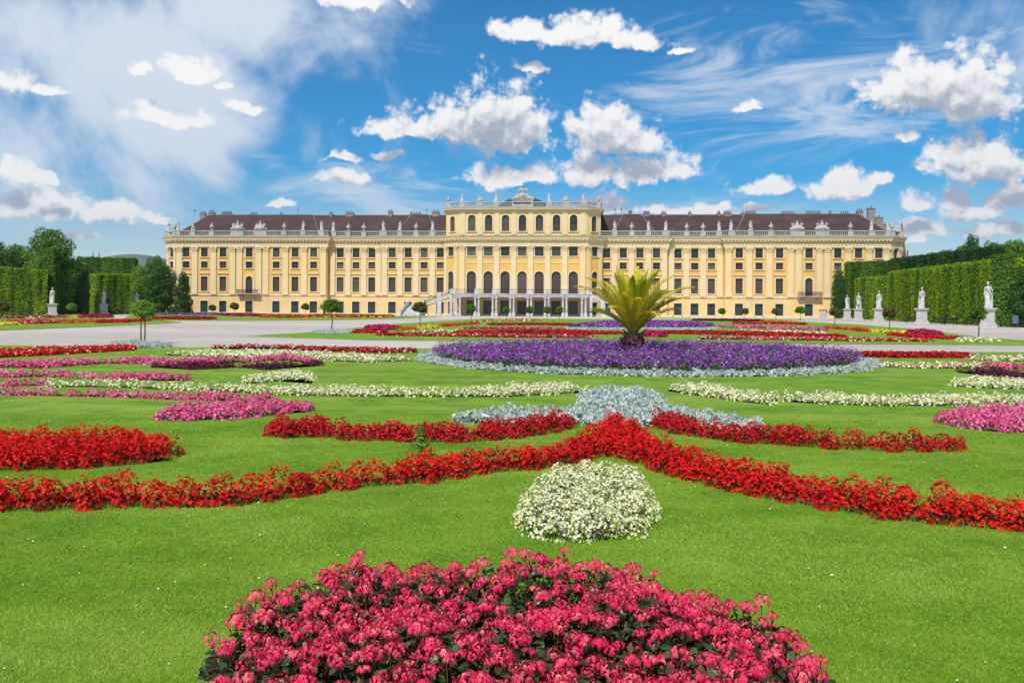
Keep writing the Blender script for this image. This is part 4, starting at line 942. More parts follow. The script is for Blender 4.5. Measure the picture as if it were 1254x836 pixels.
 ('red strip behind the twin stemmed young tree', 'red', .3, [(120,392.2),(150,391.5),(182,391)], [(120,395.6),(150,395.2),(182,393)], {}),
]
for lab, kind, h, top, bot, kw in BEDS:
    if top[0][1] < 418: h *= .55
    elif kind in ('pink', 'white', 'maroon') and top[0][1] < 515:      # plants lean a little over their rim: keep the planted outline inside it
        top = [(x, y+1.6) for x, y in top]; bot = [(x, y-1.1) for x, y in bot]
    elif kind == 'deep_red' and top[0][1] < 450: top = [(x, y+1.2) for x, y in top]; bot = [(x, y-.6) for x, y in bot]
    bed(lab, band_poly(top, bot, h*({'deep_red': .78}.get(kind, .7 if 'lozenge' in lab else .97))), h, kind, mix=kw.get('mix'), cat=kw.get('cat', 'flower bed'), name=kw.get('name', 'foliage_bed' if kind == 'maroon' else 'flower_bed'))
# rows of the second parterre continue across the lawn in thin lines seen almost edge on
# purple circle with silver rim around the palm
CC = G(782, 441); CC = (4.45, 28.6)
circ = lambda r, n=56, r0=None: [(CC[0]+r*math.cos(2*PI*k/n), CC[1]+r*math.sin(2*PI*k/n)) for k in range(n)]
bed('large circular purple flower bed around the palm', circ(7.1), .38, 'purple', mix=('green', .25), cover=.75)
def ring(r0, r1):
    n = 72; return [(CC[0]+r1*math.cos(2*PI*k/n), CC[1]+r1*math.sin(2*PI*k/n)) for k in range(n+1)]+[(CC[0]+r0*math.cos(2*PI*k/n), CC[1]+r0*math.sin(2*PI*k/n)) for k in range(n, -1, -1)]
bed('silver leaved rim encircling the purple bed', ring(7.25, 7.62), .15, 'silver', name='silver_bed', cat='foliage bed')
# foreground rose red bed -------------------------------------------------
def head_template(seed):
    r = random.Random(seed); V = []; Fc = []; var = []
    for k in range(24):
        t = math.acos(1-1.15*(k+.5)/24); a = k*2.39996+r.uniform(-.3, .3); d = Vector((math.sin(t)*math.cos(a), math.sin(t)*math.sin(a), math.cos(t)*.6))
        p0 = d*r.uniform(.72, 1.0); u = Vector((-math.sin(a), math.cos(a), 0)); dn = Vector((math.cos(a)*math.cos(t), math.sin(a)*math.cos(t), -math.sin(t)-.35))
        fv = r.uniform(0, 1)
        for q in range(4):                                # four drooping narrow petals to a floret
            ang = (q-1.5)*.62+r.uniform(-.2, .2); dd = (dn*math.cos(ang)+u*math.sin(ang)+d*.25).normalized(); w = d.cross(dd).normalized()*r.uniform(.055, .085); L = r.uniform(.30, .48)
            j = len(V); drop = Vector((0, 0, -.10))
            for P_, s in ((p0, .25), (p0+dd*L*.55+d*.05, 1.), (p0+dd*L+drop, .35)):
                V += [tuple(P_-w*s), tuple(P_+w*s)]; var += [fv*.75 + (.0 if P_ is p0 else .12), fv*.75+.0]
            Fc += [(j,j+1,j+3,j+2), (j+2,j+3,j+5,j+4)]
    return V, Fc, np.array(var)
HEADS = [head_template(s) for s in range(5)]
PK = [G(x, y, .30) for x, y in ((262,772),(292,738),(330,722),(385,712),(440,694),(500,682),(570,688),(640,690),(700,690),(740,686),(800,698),(860,720),(920,738),(972,754),(992,782))]+[(1.30,3.3),(1.0,2.95),(.5,2.85),(-.5,2.85),(-1.0,2.95),(-1.25,3.3)]
pk = thing('flower_bed', 'large rose red bed filling the bottom of the view', 'flower bed', (0, 4.3, .03)); pp = np.array(PK)-np.array([0, 4.3])
sheet('soil', [[tuple(p) for p in pp]], 0, .022, 'soil', None, pk)
hp = poisson(pp, .064); Fm, Lm, Sm = MB(), MB(), MB()
wave = lambda x, y: .265+.045*np.sin(x*5.1+y*3)+.035*np.sin(y*7.3-x*2.2)+.02*np.sin(x*13)
hz = wave(hp[:, 0], hp[:, 1])+np.clip(rng.normal(-.01, .045, len(hp)), -.11, .05); drop = rng.uniform(size=len(hp)) > .07
hp, hz = hp[drop], hz[drop]
for k in range(5):
    sel = np.arange(len(hp)) % 5 == k; V, Fc, var = HEADS[k]; n = sel.sum()
    nrm = rng.normal(0, .28, (n, 3)); nrm[:, 2] = 1; nrm[:, 1] -= .15
    a0 = len(Fm.v); scatter(Fm, V, Fc, np.column_stack([hp[sel], hz[sel]]), nrm, rng.uniform(.028, .050, n))
    Vv, vv = Fm.v[a0]; base = rng.uniform(0, .35, n); Fm.v[a0] = (Vv, np.clip(np.repeat(base, len(V))+np.tile(var, n)*.85, .001, 1))
for (x, y), z in zip(hp, hz):
    b = (x+random.uniform(-.05, .05), y+random.uniform(-.05, .05), .02); mid = (x*.6+b[0]*.4, y*.6+b[1]*.4, z*.55)
    Sm.tube([b, mid, (x, y, z+.01)], [.0035, .003, .0022], 4, 0, random.uniform(.01, 1))
    for q in range(5):
        a = random.uniform(0, 2*PI); Sm.tube([(x, y, z-.045), (x+.022*math.cos(a), y+.022*math.sin(a), z+.005)], [.0016, .0012], 3, 0, random.uniform(.01, .6))
n = 9000; pts = np.column_stack([rng.uniform(pp[:,0].min(), pp[:,0].max(), n*2), rng.uniform(pp[:,1].min(), pp[:,1].max(), n*2)]); pts = pts[inpoly(pts, pp)]
zz = wave(pts[:,0], pts[:,1])*rng.beta(2.2, 1.5, len(pts))*.92
nr = rng.normal(0, .55, (len(pts), 3)); nr[:, 2] += .9
BROAD = ([(0,0,0),(.30,.25,.06),(.42,.6,.10),(.2,.95,0),(0,1.1,-.08),(-.2,.95,0),(-.42,.6,.10),(-.30,.25,.06)], [(0,1,2,3,4,5,6,7)])
dk = rng.uniform(size=len(pts)) < .7
scatter(Lm, *BROAD, np.column_stack([pts[dk], zz[dk]]), nr[dk], rng.uniform(.028, .055, dk.sum()), 0); scatter(Lm, *BROAD, np.column_stack([pts[~dk], zz[~dk]]), nr[~dk], rng.uniform(.022, .045, (~dk).sum()), 1)
Fm.build('blossoms', 'rose', pk); Lm.build('foliage', ['darkleaf', 'bronze'], pk); Sm.build('stems', 'stem', pk)
# sapling in the red row --------------------------------------------------
x, y = G(515, 564); sap = thing('sapling', 'small feathery green conifer seedling behind the left arm of the red chevron', 'sapling', (x, y, .03))
s_ = MB(); s_.tube([(0,0,0),(.01,0,.2),(0,.01,.36)], [.007,.005,.002], 5); s_.build('stem', 'bark', sap)
s_ = MB(); N = 700; hh_ = rng.uniform(.03, .36, N); rr_ = (.42-hh_)*.45*rng.uniform(.1, 1, N); th = rng.uniform(0, 2*PI, N)
scatter(s_, *LEAF, np.stack([rr_*np.cos(th), rr_*np.sin(th), hh_], 1), np.stack([np.cos(th), np.sin(th), rng.uniform(.2, 1.2, N)], 1), rng.uniform(.018, .034, N)); s_.build('foliage', 'tree_mid', sap)
# palm --------------------------------------------------------------------
palm = thing('palm_tree', 'squat palm with long yellow green fronds rising from the purple circle', 'palm', (4.25, 28.6, .03))
tk = MB(); prof = [(.26,0),(.29,.2),(.31,.5),(.27,.8),(.16,.98)]; tk.lathe(prof, n=14)
for k in range(60):
    a = k*2.4; z = .10+.80*k/60; r0 = .27; tk.tube([(r0*math.cos(a), r0*math.sin(a), z), ((r0+.10)*math.cos(a), (r0+.10)*math.sin(a), z+.14)], [.045, .02], 5)
tk.build('trunk', 'bark', palm)
sk = MB(); N = 420; th = rng.uniform(0, 2*PI, N); rr_ = rng.uniform(.2, .50, N); zz_ = rng.uniform(.25, .72, N)
scatter(sk, *BROAD, np.stack([rr_*np.cos(th), rr_*np.sin(th), zz_], 1), np.stack([np.cos(th), np.sin(th), rng.uniform(0, 1, N)], 1), rng.uniform(.07, .13, N))
tag(sk.build('climbing_foliage', 'maroon', palm))
def frond(az_, el0, L, droop, vb):
    mb = MB(); n = 26; pts = []; p = Vector((.12*math.cos(az_), .12*math.sin(az_), .95)); e = el0
    for i in range(n+1):
        pts.append(p.copy()); d = Vector((math.cos(az_)*math.cos(e), math.sin(az_)*math.cos(e), math.sin(e))); p = p+d*(L/n); e -= droop/n*(.4+1.4*i/n)
    mb.tube(pts, [.030*(1-i/n)+.006 for i in range(n+1)], 5, 0, vb*.5+.4)
    for i in range(4, n*4+1):
        t = i/(n*4); q = t*n; k = min(int(q), n-1); c = pts[k].lerp(pts[k+1], q-k); d = (pts[k+1]-pts[k]).normalized(); side = d.cross(Vector((0,0,1))).normalized(); up = side.cross(d)
        ll = .50*math.sin(PI*min(1, t*.80+.16))**.7*(1.05 if t < .9 else .8)*L/2.4
        for sx in (-1, 1):
            v = (d*random.uniform(.8, 1.1)+side*sx*random.uniform(.5, .75)+up*random.uniform(.15, .55)).normalized(); tip = c+v*ll+Vector((0,0,-.12*ll-.08*random.random())); w = up.cross(v).normalized()*.010+d*.003
            mid = c+v*ll*.5+Vector((0,0,.02)); mb.add([tuple(c-w*.5), tuple(c+w*.5), tuple(mid+w*1.3), tuple(mid-w*1.3), tuple(tip)], [(0,1,2,3)], 0, 0)
            j = mb.n-5; mb.f.append((np.array([(j+3,j+2,j+4)]), 0)); v_ = np.clip(vb*.55+.1+.35*random.random()+.15*t, .001, 1); mb.v[-1] = (mb.v[-1][0], np.full(5, v_))
    mb.build('frond', 'palm', palm)
FR = []
for k in range(38):
    a = k*2.39996+.3; lv = (k+.5)/38; el_ = R(85-46*lv**1.15); FR.append((a, el_, (2.2-.35*lv)*(.82+.34*random.random()), R(18+32*lv)*random.uniform(.7, 1.25), random.random()))
for a, e_, l_ in ((R(4), 50, 2.65), (R(176), 52, 2.55), (R(160), 62, 2.6), (R(20), 66, 2.5)): FR.append((a, R(e_+8), l_, R(52), .7))
for fr in FR: frond(*fr)
# trees ---------------------------------------------------------------------
def leafcloud(mb, blobs, n, size, zmin=None, sh=.35, mi=0, flat=1.):
    vol = np.array([b[3]*b[4]*b[5] for b in blobs])**.67; cnt = (n*vol/vol.sum()).astype(int)+1
    for b, c in zip(blobs, cnt):
        d = rng.normal(0, 1, (c, 3)); d /= np.linalg.norm(d, axis=1, keepdims=True); r = 1-sh*rng.uniform(0, 1, c)**1.6
        p = np.array(b[:3])+d*np.array(b[3:6])*r[:, None]; k = np.ones(c, bool) if zmin is None else p[:, 2] > zmin
        nr = d+rng.normal(0, .6, d.shape); nr[:, 2] += .3
        scatter(mb, *LEAF, p[k], nr[k], rng.uniform(.7, 1.35, k.sum())*size, mi, np.clip(rng.uniform()*.3+rng.uniform(0, .7, k.sum()), .001, 1))
def tree_mesh(seed, h, w, n, size, trunk=.25, m='tree_mid', cone=False, nb=26):
    r = random.Random(seed); blobs = []; tk = MB()
    ht = h*trunk; tk.tube([(0,0,-.1),(.05*w*.2,0,ht),(0,0,h*.62)], [h*.026, h*.019, h*.008], 8)
    for k in range(nb):
        t = (k+.5)/nb; z = ht*.8+(h-ht*.8)*t*.93; env = (math.sin(PI*(.16+.80*t))**.75 if not cone else (1.05-t))
        a = k*2.4+r.uniform(-.4, .4); rr = w/2*env*r.uniform(.42, .72); b = w*.5*r.uniform(.30, .46)*(.55+.45*env)
        c = (rr*math.cos(a), rr*math.sin(a), z); blobs.append((*c, b, b, b*r.uniform(.7, .95)))
        if k % 2 == 0: tk.tube([(0,0,z*.7), (c[0]*.5, c[1]*.5, z*.86), c], [h*.008, h*.005, h*.002], 5)
    lf = MB(); leafcloud(lf, blobs, n, size); return tk.mesh('trunk', ['bark']), lf.mesh('crown', [m])
T = {'mid': tree_mesh(1, 16, 12, 15000, .34, .14), 'dark': tree_mesh(2, 14, 9, 12000, .32, .08, 'tree_dark', nb=30), 'light': tree_mesh(3, 12, 8, 9000, .30, .15, 'tree_light'),
     'mid2': tree_mesh(4, 15, 11, 14000, .34, .10, 'tree_mid', nb=34), 'cone': tree_mesh(5, 12, 6.5, 9000, .26, .04, 'tree_dark', True, 34)}
TH_ = {'mid': 16, 'dark': 14, 'light': 12, 'mid2': 15, 'cone': 12}; TW_ = {'mid': 12.5, 'dark': 9.5, 'light': 8.5, 'mid2': 11.5, 'cone': 7}
def tree(kind, px, D, ytop, wpx, label, group):
    x, y = PD(px, D); h = ZT(px, ytop, D); w = wpx*D/F; tkm, cr_ = T[kind]
    t = thing('tree', label, 'tree', (x, y, 0), random.uniform(0, 6.28), group); t.scale = (w/TW_[kind], w/TW_[kind], h/TH_[kind])
    link('trunk', tkm, t); link('crown', cr_, t)
LG, RG = 'trees behind the left hedges', 'trees behind the right hedges'
for a in (('mid2', -14, 165, 291, 75, 'broad tree cut off by the left edge of the photo'), ('mid', 22, 172, 298, 60, 'mid green tree between the edge tree and the tall tree at left'),
          ('mid', 60, 160, 278, 78, 'tallest broad green tree above the left hedge'), ('light', 44, 152, 311, 24, 'small pale yellow green tree in front of the tallest left tree'),
          ('dark', 92, 165, 318, 40, 'dark tree just right of the tallest left tree'), ('mid2', -50, 150, 285, 60, 'tree beyond the left edge of the photo'),
          ('light', 170, 196, 324, 34, 'pale green tree behind the third left statue'), ('dark', 200, 190, 322, 46, 'rounded dark tree nearest the left end of the palace'),
          ('mid', 190, 225, 312, 36, 'tree top showing behind the rounded dark tree'), ('cone', 224, 185, 331, 34, 'pointed dark tree standing against the left end of the palace'), ('dark', 150, 235, 318, 50, 'distant dark tree beyond the long back hedge')):
    tree(*a, LG)
for a in (('dark', 1112, 190, 313, 34, 'low dark tree at the palace corner behind the right hedges'), ('dark', 1135, 175, 309, 36, 'dark tree rising right of the palace corner'),
          ('mid2', 1160, 160, 303, 40, 'mid green tree above the middle of the long right hedge'), ('dark', 1190, 150, 283, 34, 'tallest pointed dark tree above the right hedge'),
          ('mid', 1214, 138, 294, 42, 'bright green tree just right of the tallest right tree'), ('mid2', 1245, 125, 290, 56, 'large tree at the right edge above the hedge'),
          ('mid', 1290, 112, 284, 70, 'tree beyond the right edge of the photo'), ('dark', 1262, 92, 318, 52, 'dark leafy tree filling the gap at the near end of the right hedge'),
          ('mid', 1150, 200, 306, 60, 'far tree mass top behind the low dark tree on the right'), ('mid', 1180, 185, 298, 50, 'far rounded tree behind the tallest right tree'),
          ('dark', 1027, 186, 327, 22, 'narrow dark tree before the right end of the palace')):
    tree(*a, RG)
# clipped hedges ----------------------------------------------------------------
def hedge(p0, p1, th, h0, h1, label, size=.2, m='hedge', dens=26, round_=0.):
    size *= 1.12; dens *= 2.9
    p0, p1 = Vector(p0), Vector(p1); L = (p1-p0).length; a = math.atan2(p1.y-p0.y, p1.x-p0.x)
    t = thing('clipped_hedge', label, 'hedge', (p0.x, p0.y, 0), a)
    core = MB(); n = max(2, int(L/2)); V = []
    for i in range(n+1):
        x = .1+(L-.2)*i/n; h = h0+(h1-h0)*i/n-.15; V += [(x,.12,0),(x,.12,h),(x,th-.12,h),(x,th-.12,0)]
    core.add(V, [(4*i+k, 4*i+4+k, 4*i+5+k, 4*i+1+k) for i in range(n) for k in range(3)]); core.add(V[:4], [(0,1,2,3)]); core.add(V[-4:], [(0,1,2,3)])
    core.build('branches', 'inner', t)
    lf = MB()
    def face(N, fn, nrm):
        u, v = rng.uniform(0, 1, N), rng.uniform(0, 1, N); p = fn(u, v); col = .5+.26*np.sin(p[:,0]*.9+1.7*np.sin(p[:,0]*.31+p[:,1]))+.12*np.sin(p[:,0]*2.7+p[:,2]*.3)
        off = .14*np.sin(p[:,0]*1.9+p[:,1])*np.sin(p[:,2]*.5+1)+.08*np.sin(p[:,0]*4.3)+rng.normal(0, .07, N); n_ = np.array(nrm)[None]; p = p+n_*off[:, None]
        d = n_+rng.normal(0, .5, p.shape); d[:, 2] += .25
        scatter(lf, *LEAF, p, d, rng.uniform(.7, 1.3, N)*size, 0, np.clip(col*.8+rng.normal(0, .2, N), .001, 1))
    hm = (h0+h1)/2; hf = lambda u: h0+(h1-h0)*u
    face(int(L*hm*dens), lambda u, v: np.stack([u*L, 0*u, v*hf(u)], 1), (0,-1,0)); face(int(L*hm*dens*.4), lambda u, v: np.stack([u*L, 0*u+th, v*hf(u)], 1), (0,1,0))
    face(int(L*th*dens*1.3), lambda u, v: np.stack([u*L, v*th, hf(u)], 1), (0,0,1))
    face(int(th*h0*dens), lambda u, v: np.stack([0*u, u*th, v*h0], 1), (-1,0,0)); face(int(th*h1*dens), lambda u, v: np.stack([0*u+L, u*th, v*h1], 1), (1,0,0))
    lf.build('foliage', m, t)
def hp_(px, D): return PD(px, D)
# on the right (front face towards the garden: walk far -> near so that the left-hand normal points outward)
hedge(hp_(1087,150), hp_(1240,93), 3.5, ZT(1087,334,150), ZT(1240,316,93), 'long tall bright green hedge behind the two nearest right statues', .17, dens=34)
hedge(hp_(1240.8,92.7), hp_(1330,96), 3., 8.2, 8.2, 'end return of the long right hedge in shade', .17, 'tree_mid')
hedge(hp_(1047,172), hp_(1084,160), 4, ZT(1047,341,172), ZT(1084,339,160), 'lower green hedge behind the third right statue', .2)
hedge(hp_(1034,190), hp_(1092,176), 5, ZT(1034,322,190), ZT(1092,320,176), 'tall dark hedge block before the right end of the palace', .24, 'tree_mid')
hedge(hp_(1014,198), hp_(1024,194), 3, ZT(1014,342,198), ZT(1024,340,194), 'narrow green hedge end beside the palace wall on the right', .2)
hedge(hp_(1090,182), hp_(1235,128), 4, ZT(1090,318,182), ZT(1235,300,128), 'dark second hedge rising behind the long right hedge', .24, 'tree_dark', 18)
# on the left
hedge(hp_(-90,141), hp_(57,152), 4, ZT(-90,322,141), ZT(57,331,152), 'bright green hedge block at the left edge of the photo', .2)
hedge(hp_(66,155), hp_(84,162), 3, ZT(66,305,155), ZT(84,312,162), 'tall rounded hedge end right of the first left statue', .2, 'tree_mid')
hedge(hp_(98,166), hp_(109,170), 3, ZT(98,322,166), ZT(109,324,170), 'narrow green hedge end between the two left statues', .2)
hedge(hp_(118,174), hp_(159,180), 4, ZT(118,336,174), ZT(159,336,180), 'lower green hedge block behind the second left statue', .2)
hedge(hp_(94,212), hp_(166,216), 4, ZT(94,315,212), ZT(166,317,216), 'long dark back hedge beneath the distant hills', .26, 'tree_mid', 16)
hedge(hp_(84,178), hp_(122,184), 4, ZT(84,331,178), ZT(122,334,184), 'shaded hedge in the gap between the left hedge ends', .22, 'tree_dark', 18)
# young standard trees ---------------------------------------------------------------
def young(px, py, ytop, wpx, label, m='tree_light', stems=1, group='young round headed trees on the lawns', cfrac=.42):
    x, y = G(px, py); h = ZT(px, ytop, y); w = wpx*y/F; t = thing('young_tree', label, 'tree', (x, y, .0), 0, group); k = MB()
    hc = h*(1-cfrac)
    if stems == 1: k.tube([(0,0,0),(.02*h,0,hc*.5),(0,0,hc+.25*h*cfrac)], [.022*h,.018*h,.012*h], 7)
    else:
        for sx in (-1, 1): k.tube([(.09*sx*h*.4,0,0),(.12*sx*h*.4,0,hc*.5),(.10*sx*h*.4,0,hc+.1*h)], [.018*h,.015*h,.01*h], 7)
    for q in range(7): a = q*2.4; k.tube([(0,0,hc*.95),(w*.22*math.cos(a),w*.22*math.sin(a),hc+h*cfrac*.4),(w*.36*math.cos(a),w*.36*math.sin(a),hc+h*cfrac*(.35+.06*q))], [.01*h,.006*h,.003*h], 5)
    k.build('trunk', 'bark', t); lf = MB(); bl = []
    for q in range(11): a = q*2.4; z = hc+h*cfrac*(.15+.75*q/11); r = w*.30*math.sin(PI*(.25+.65*q/11)); bl.append((r*math.cos(a), r*math.sin(a), z, w*.22, w*.22, h*cfrac*.2))
    leafcloud(lf, bl, 2600, max(.05, .0016*y), None, .8); lf.build('crown', m, t)
young(175, 421, 367, 36, 'light green young tree on two stems in a silver patch by the path', 'tree_light', 2)
young(406, 405, 366, 28, 'green young tree on a silver patch in front of the left wing', 'tree_mid')
young(514, 398, 370, 19, 'reddish green young tree in front of the left staircase', 'rust')
young(1089, 404, 376, 17, 'reddish green young tree before the third right statue', 'rust')
young(1198, 415, 374, 20, 'green young tree in the cream patch near the right hedge', 'tree_mid')
young(1022, 398, 377, 13, 'sparse young tree before the right wing end', 'rust')
young(980, 392, 376, 12, 'young tree under the right balcony', 'tree_mid'); young(950, 391.5, 378, 9, 'thin young tree two doors left of the right balcony', 'rust')
young(912, 391.5, 378, 9, 'thin young tree near the middle of the right wing', 'rust'); young(884, 390.8, 378, 8, 'small young tree left of the middle of the right wing', 'tree_mid')
young(260, 386, 374, 8, 'small lollipop tree before the second door from the left corner', 'rust'); young(287, 387.5, 371, 10, 'small tree left of the left balcony', 'rust'); young(374, 387, 372, 9, 'small tree left of the purple strip at the left wing', 'tree_mid')
young(3, 396, 370, 16, 'reddish young tree at the left edge before the hedge', 'rust'); young(88, 390, 372, 11, 'small pale young tree between the two left statues', 'tree_light')
for i_, px in enumerate((577, 620, 648, 670, 685)):
    young(px, 391.5, 373 if i_ == 0 else 376, 11 if i_ == 0 else 8, ('small round tree left of the portico doors', 'small round tree in front of the third portico column pair from the left', 'small round tree right of the central portico door', 'small round tree second from the right before the portico', 'rightmost of the small round trees before the portico')[i_], 'tree_mid')
# small palms and shrubs against the left wing
for px, D, hh_, lab in ((226, 188, 4.2, 'bushy palm in front of the left end of the palace'), (397, 186, 3.4, 'small palm rising behind the young tree before the left wing')):
    x, y = PD(px, D); t = thing('small_palm', lab, 'palm', (x, y, 0)); mb = MB()
    for k in range(40):
        a = k*2.4; e = R(80-60*(k/40)); p = Vector((0,0,hh_*.35)); pts = []
        for q in range(7): pts.append(p.copy()); p = p+Vector((math.cos(a)*math.cos(e), math.sin(a)*math.cos(e), math.sin(e)))*hh_*.12; e -= .22
        for q in range(6):
            d = (pts[q+1]-pts[q]).normalized(); s = d.cross(Vector((0,0,1))).normalized()
            for sx in (-1, 1):
                for f_ in (0, .5): c = pts[q].lerp(pts[q+1], f_); tip = c+(d*.6+s*sx)*hh_*.11; mb.add([tuple(c), tuple(c+d*.10), tuple(tip)], [(0,1,2)], 0, random.uniform(.01, .7))
    mb.build('fronds', 'tree_light', t); mb = MB(); mb.lathe([(.25,0),(.3,.5),(.2,hh_*.38)], n=8); mb.build('trunk', 'bark', t)
# statues in the garden -----------------------------------------------------------------
def pedestal_mesh():
    mb = MB(); mb.box(-.95,.95,-.95,.95,0,.28); mb.box(-.82,.82,-.82,.82,.28,.5); mb.box(-.68,.68,-.68,.68,.5,1.85); mb.box(-.80,.80,-.80,.80,1.85,2.02); mb.box(-.9,.9,-.9,.9,2.02,2.16); mb.box(-.5,.5,-.70,-.66,.75,1.6)
    return mb.mesh('pedestal', ['plinth'])
PED = pedestal_mesh()
for px, D, v, lab, rz in ((64,148,0,'white marble statue on pedestal at the left between hedge and tall clipped tree',.5), (127,168,2,'white marble statue on pedestal before the lower left hedge block',.4), (167,182,1,'white marble statue half hidden behind the twin stemmed young tree',.4),
        (1210,91,3,'white marble statue on tall pedestal nearest on the right by the hedge end',-.6), (1129,114,0,'white marble statue on pedestal against the middle of the long right hedge',-.5), (1076.5,136,2,'white marble statue on pedestal at the far end of the long right hedge',-.5),
        (1051.5,152,1,'broad white marble statue in front of the lower right hedge',-.5), (1037.5,173,3,'white marble statue before the tall dark hedge block on the right',-.4), (1007.5,195,1,'grey marble statue group standing against the palace wall at the right',-.2)):
    x, y = PD(px, D); t = thing('marble_statue', lab, 'statue', (x, y, 0), rz, 'marble statues on pedestals along the hedges'); link('pedestal', PED, t); f_ = link('figure', FIG[v], t, (0, 0, 2.16)); f_.scale = (.86, .9, 1.07)
# benches, bin
def bench_parts():
    s = MB(); [s.box(-1.1, 1.1, -.25+.13*k, -.15+.13*k, .43, .47) for k in range(4)]
    b = MB(); [b.box(-1.1, 1.1, .26+.02*k, .30+.02*k, .58+.15*k, .68+.15*k) for k in range(3)]
    l = MB(); l.box(-.03,.03,-.22,.28,.38,.43); l.box(-.03,.03,-.22,-.16,0,.43); l.box(-.03,.03,.24,.30,0,.95)
    return s.mesh('seat', ['wood']), b.mesh('backrest', ['wood']), l.mesh('leg', ['iron'])
BS, BB, BL = bench_parts()
for px, D, rz, lab in ((32,147,.05,'dark garden bench before the left edge hedge'), (151,172,.1,'dark garden bench before the lower left hedge block'), (1116,117,-1.2,'dark garden bench left of the middle right statue'), (1149,111,-1.2,'dark garden bench right of the middle right statue'), (1162,107,-1.2,'second dark garden bench right of the middle right statue'), (1190,99,-1.2,'dark garden bench behind the nearest right young tree')):
    x, y = PD(px, D); t = thing('garden_bench', lab, 'bench', (x, y, 0), rz, 'benches along the hedges'); link('seat', BS, t); link('backrest', BB, t); link('leg', BL, t, (-.9,0,0)); link('leg', BL, t, (.9,0,0))
x, y = PD(1243, 88); t = thing('litter_bin', 'blue grey litter bin on a post at the right end of the hedge', 'bin', (x, y, 0), -.3)
mb = MB(); mb.lathe([(.26,.45),(.28,.5),(.28,1.25),(.30,1.28),(.2,1.36)], n=14); mb.build('bin_body', 'metalgrey', t); mb = MB(); mb.tube([(.3,0.05,0),(.3,0.05,1.3)], .035); mb.build('post', 'metalgrey', t)
# church spires far behind
def spire(px, D, ytop, w, label):
    x, y = PD(px, D); h = ZT(px, ytop, D); t = thing('church_tower', label, 'church tower', (x, y, 0))
    mb = MB(); mb.box(-w/2, w/2, -w/2, w/2, 0, h*.62); [mb.box(sx*w/2-.06*w, sx*w/2+.06*w, sy*w/2-.06*w, sy*w/2+.06*w, 0, h*.68) for sx in (-1,1) for sy in (-1,1)]; mb.build('tower', 'spire', t)
    mb = MB(); mb.lathe([(w*.55,0),(w*.3,h*.15),(.02,h*.38)], z=h*.62, n=8); mb.build('steeple', 'spire', t)
spire(1104, 420, 270, 4.0, 'slim reddish church spire rising behind the right corner of the palace')
spire(113.5, 900, 306.5, 5, 'left of two tiny dark church spires on the skyline at left'); spire(121, 900, 307.5, 6, 'right of two tiny dark church spires on the skyline at left')
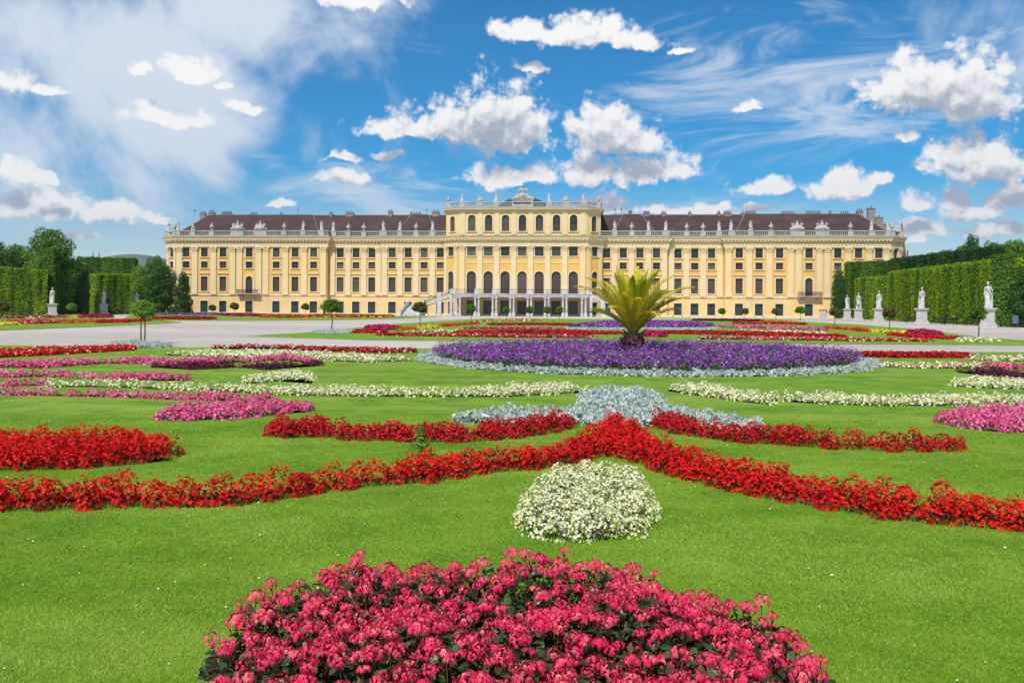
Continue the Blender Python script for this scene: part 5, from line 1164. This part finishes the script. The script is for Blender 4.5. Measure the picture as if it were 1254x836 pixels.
# grass blades in the near lawn --------------------------------------------------------
def blades():
    N = 620000; y = 3.0*(13/3.0)**rng.uniform(0, 1, N)**.80; x = rng.uniform(-.70, .70, N)*y; p = np.stack([x, y], 1)
    th = rng.uniform(0, 2*PI, N); ln = rng.uniform(.006, .018, N); w = .0011+.00022*y; lean = rng.normal(0, .8, (N, 2))
    c, s = np.cos(th)*w, np.sin(th)*w; V = np.zeros((N, 3, 3))
    V[:, 0] = np.stack([x-c, y-s, np.full(N, .03)], 1); V[:, 1] = np.stack([x+c, y+s, np.full(N, .03)], 1); V[:, 2] = np.stack([x+lean[:, 0]*ln, y+lean[:, 1]*ln, .03+ln], 1)
    patch = .5+.25*np.sin(x*1.7+2*np.sin(y*.9))+.25*np.sin(y*2.3+x*.6)
    patch = patch+.22*np.sin(x*6.1+3*np.sin(y*4.3))*np.sin(y*5.7+2*np.sin(x*3.1))
    mb = MB(); mb.add(V.reshape(-1, 3), np.arange(3*N).reshape(-1, 3), 0, np.repeat(np.clip(patch*.5+rng.uniform(0, .55, N), .001, 1), 3))
    # taller fringe left by the mower along the beds
    Fp = []
    for lab, kind, h, top, bot, kw in BEDS[:8]:
        pl = band_poly(top, bot, h)
        for a, b in zip(pl, pl[1:]+pl[:1]):
            L = math.hypot(b[0]-a[0], b[1]-a[1]); k = int(L*420)
            if k: t = rng.uniform(0, 1, k); Fp.append(np.stack([a[0]+(b[0]-a[0])*t+rng.normal(0, .03, k), a[1]+(b[1]-a[1])*t+rng.normal(0, .04, k)], 1))
    for a, b in zip(PK, PK[1:]+PK[:1]):
        L = math.hypot(b[0]-a[0], b[1]-a[1]); k = int(L*500); t = rng.uniform(0, 1, k); Fp.append(np.stack([a[0]+(b[0]-a[0])*t+rng.normal(0, .03, k), a[1]+(b[1]-a[1])*t+rng.normal(0, .04, k)], 1))
    q = np.concatenate(Fp); n = len(q); th = rng.uniform(0, 2*PI, n); ln = rng.uniform(.02, .065, n); c, s = np.cos(th)*.0035, np.sin(th)*.0035; le = rng.normal(0, .4, (n, 2)); V = np.zeros((n, 3, 3))
    V[:, 0] = np.stack([q[:,0]-c, q[:,1]-s, np.full(n, .03)], 1); V[:, 1] = np.stack([q[:,0]+c, q[:,1]+s, np.full(n, .03)], 1); V[:, 2] = np.stack([q[:,0]+le[:,0]*ln, q[:,1]+le[:,1]*ln, .03+ln], 1)
    mb.add(V.reshape(-1, 3), np.arange(3*n).reshape(-1, 3), 0, np.repeat(rng.uniform(.05, .7, n), 3))
    nd = 260; y = rng.uniform(3.2, 14, nd); x = rng.uniform(-.68, .68, nd)*y; bk = inpoly(np.stack([x, y], 1), PK); x, y = x[~bk], y[~bk]; nr = rng.normal(0, .3, (len(x), 3)); nr[:, 2] = 1
    scatter(mb, *FLOWER5, np.stack([x, y, np.full(len(x), .048)], 1), nr, rng.uniform(.005, .009, len(x)), 1, rng.uniform(.6, 1, len(x)))
    tag(mb.build('grass', ['blade', 'white']), 'short mown green grass of the near lawn with longer fringes along the beds', 'grass', kind='stuff')
blades()

# thin air over the whole place, so that the far hills fade
hz_ = MB(); hz_.box(-9500, 9500, -3500, 8700, -8, 900); hzo = hz_.build('haze', 'haze'); tag(hzo, 'thin pale air over the gardens and hills', 'haze', kind='stuff')
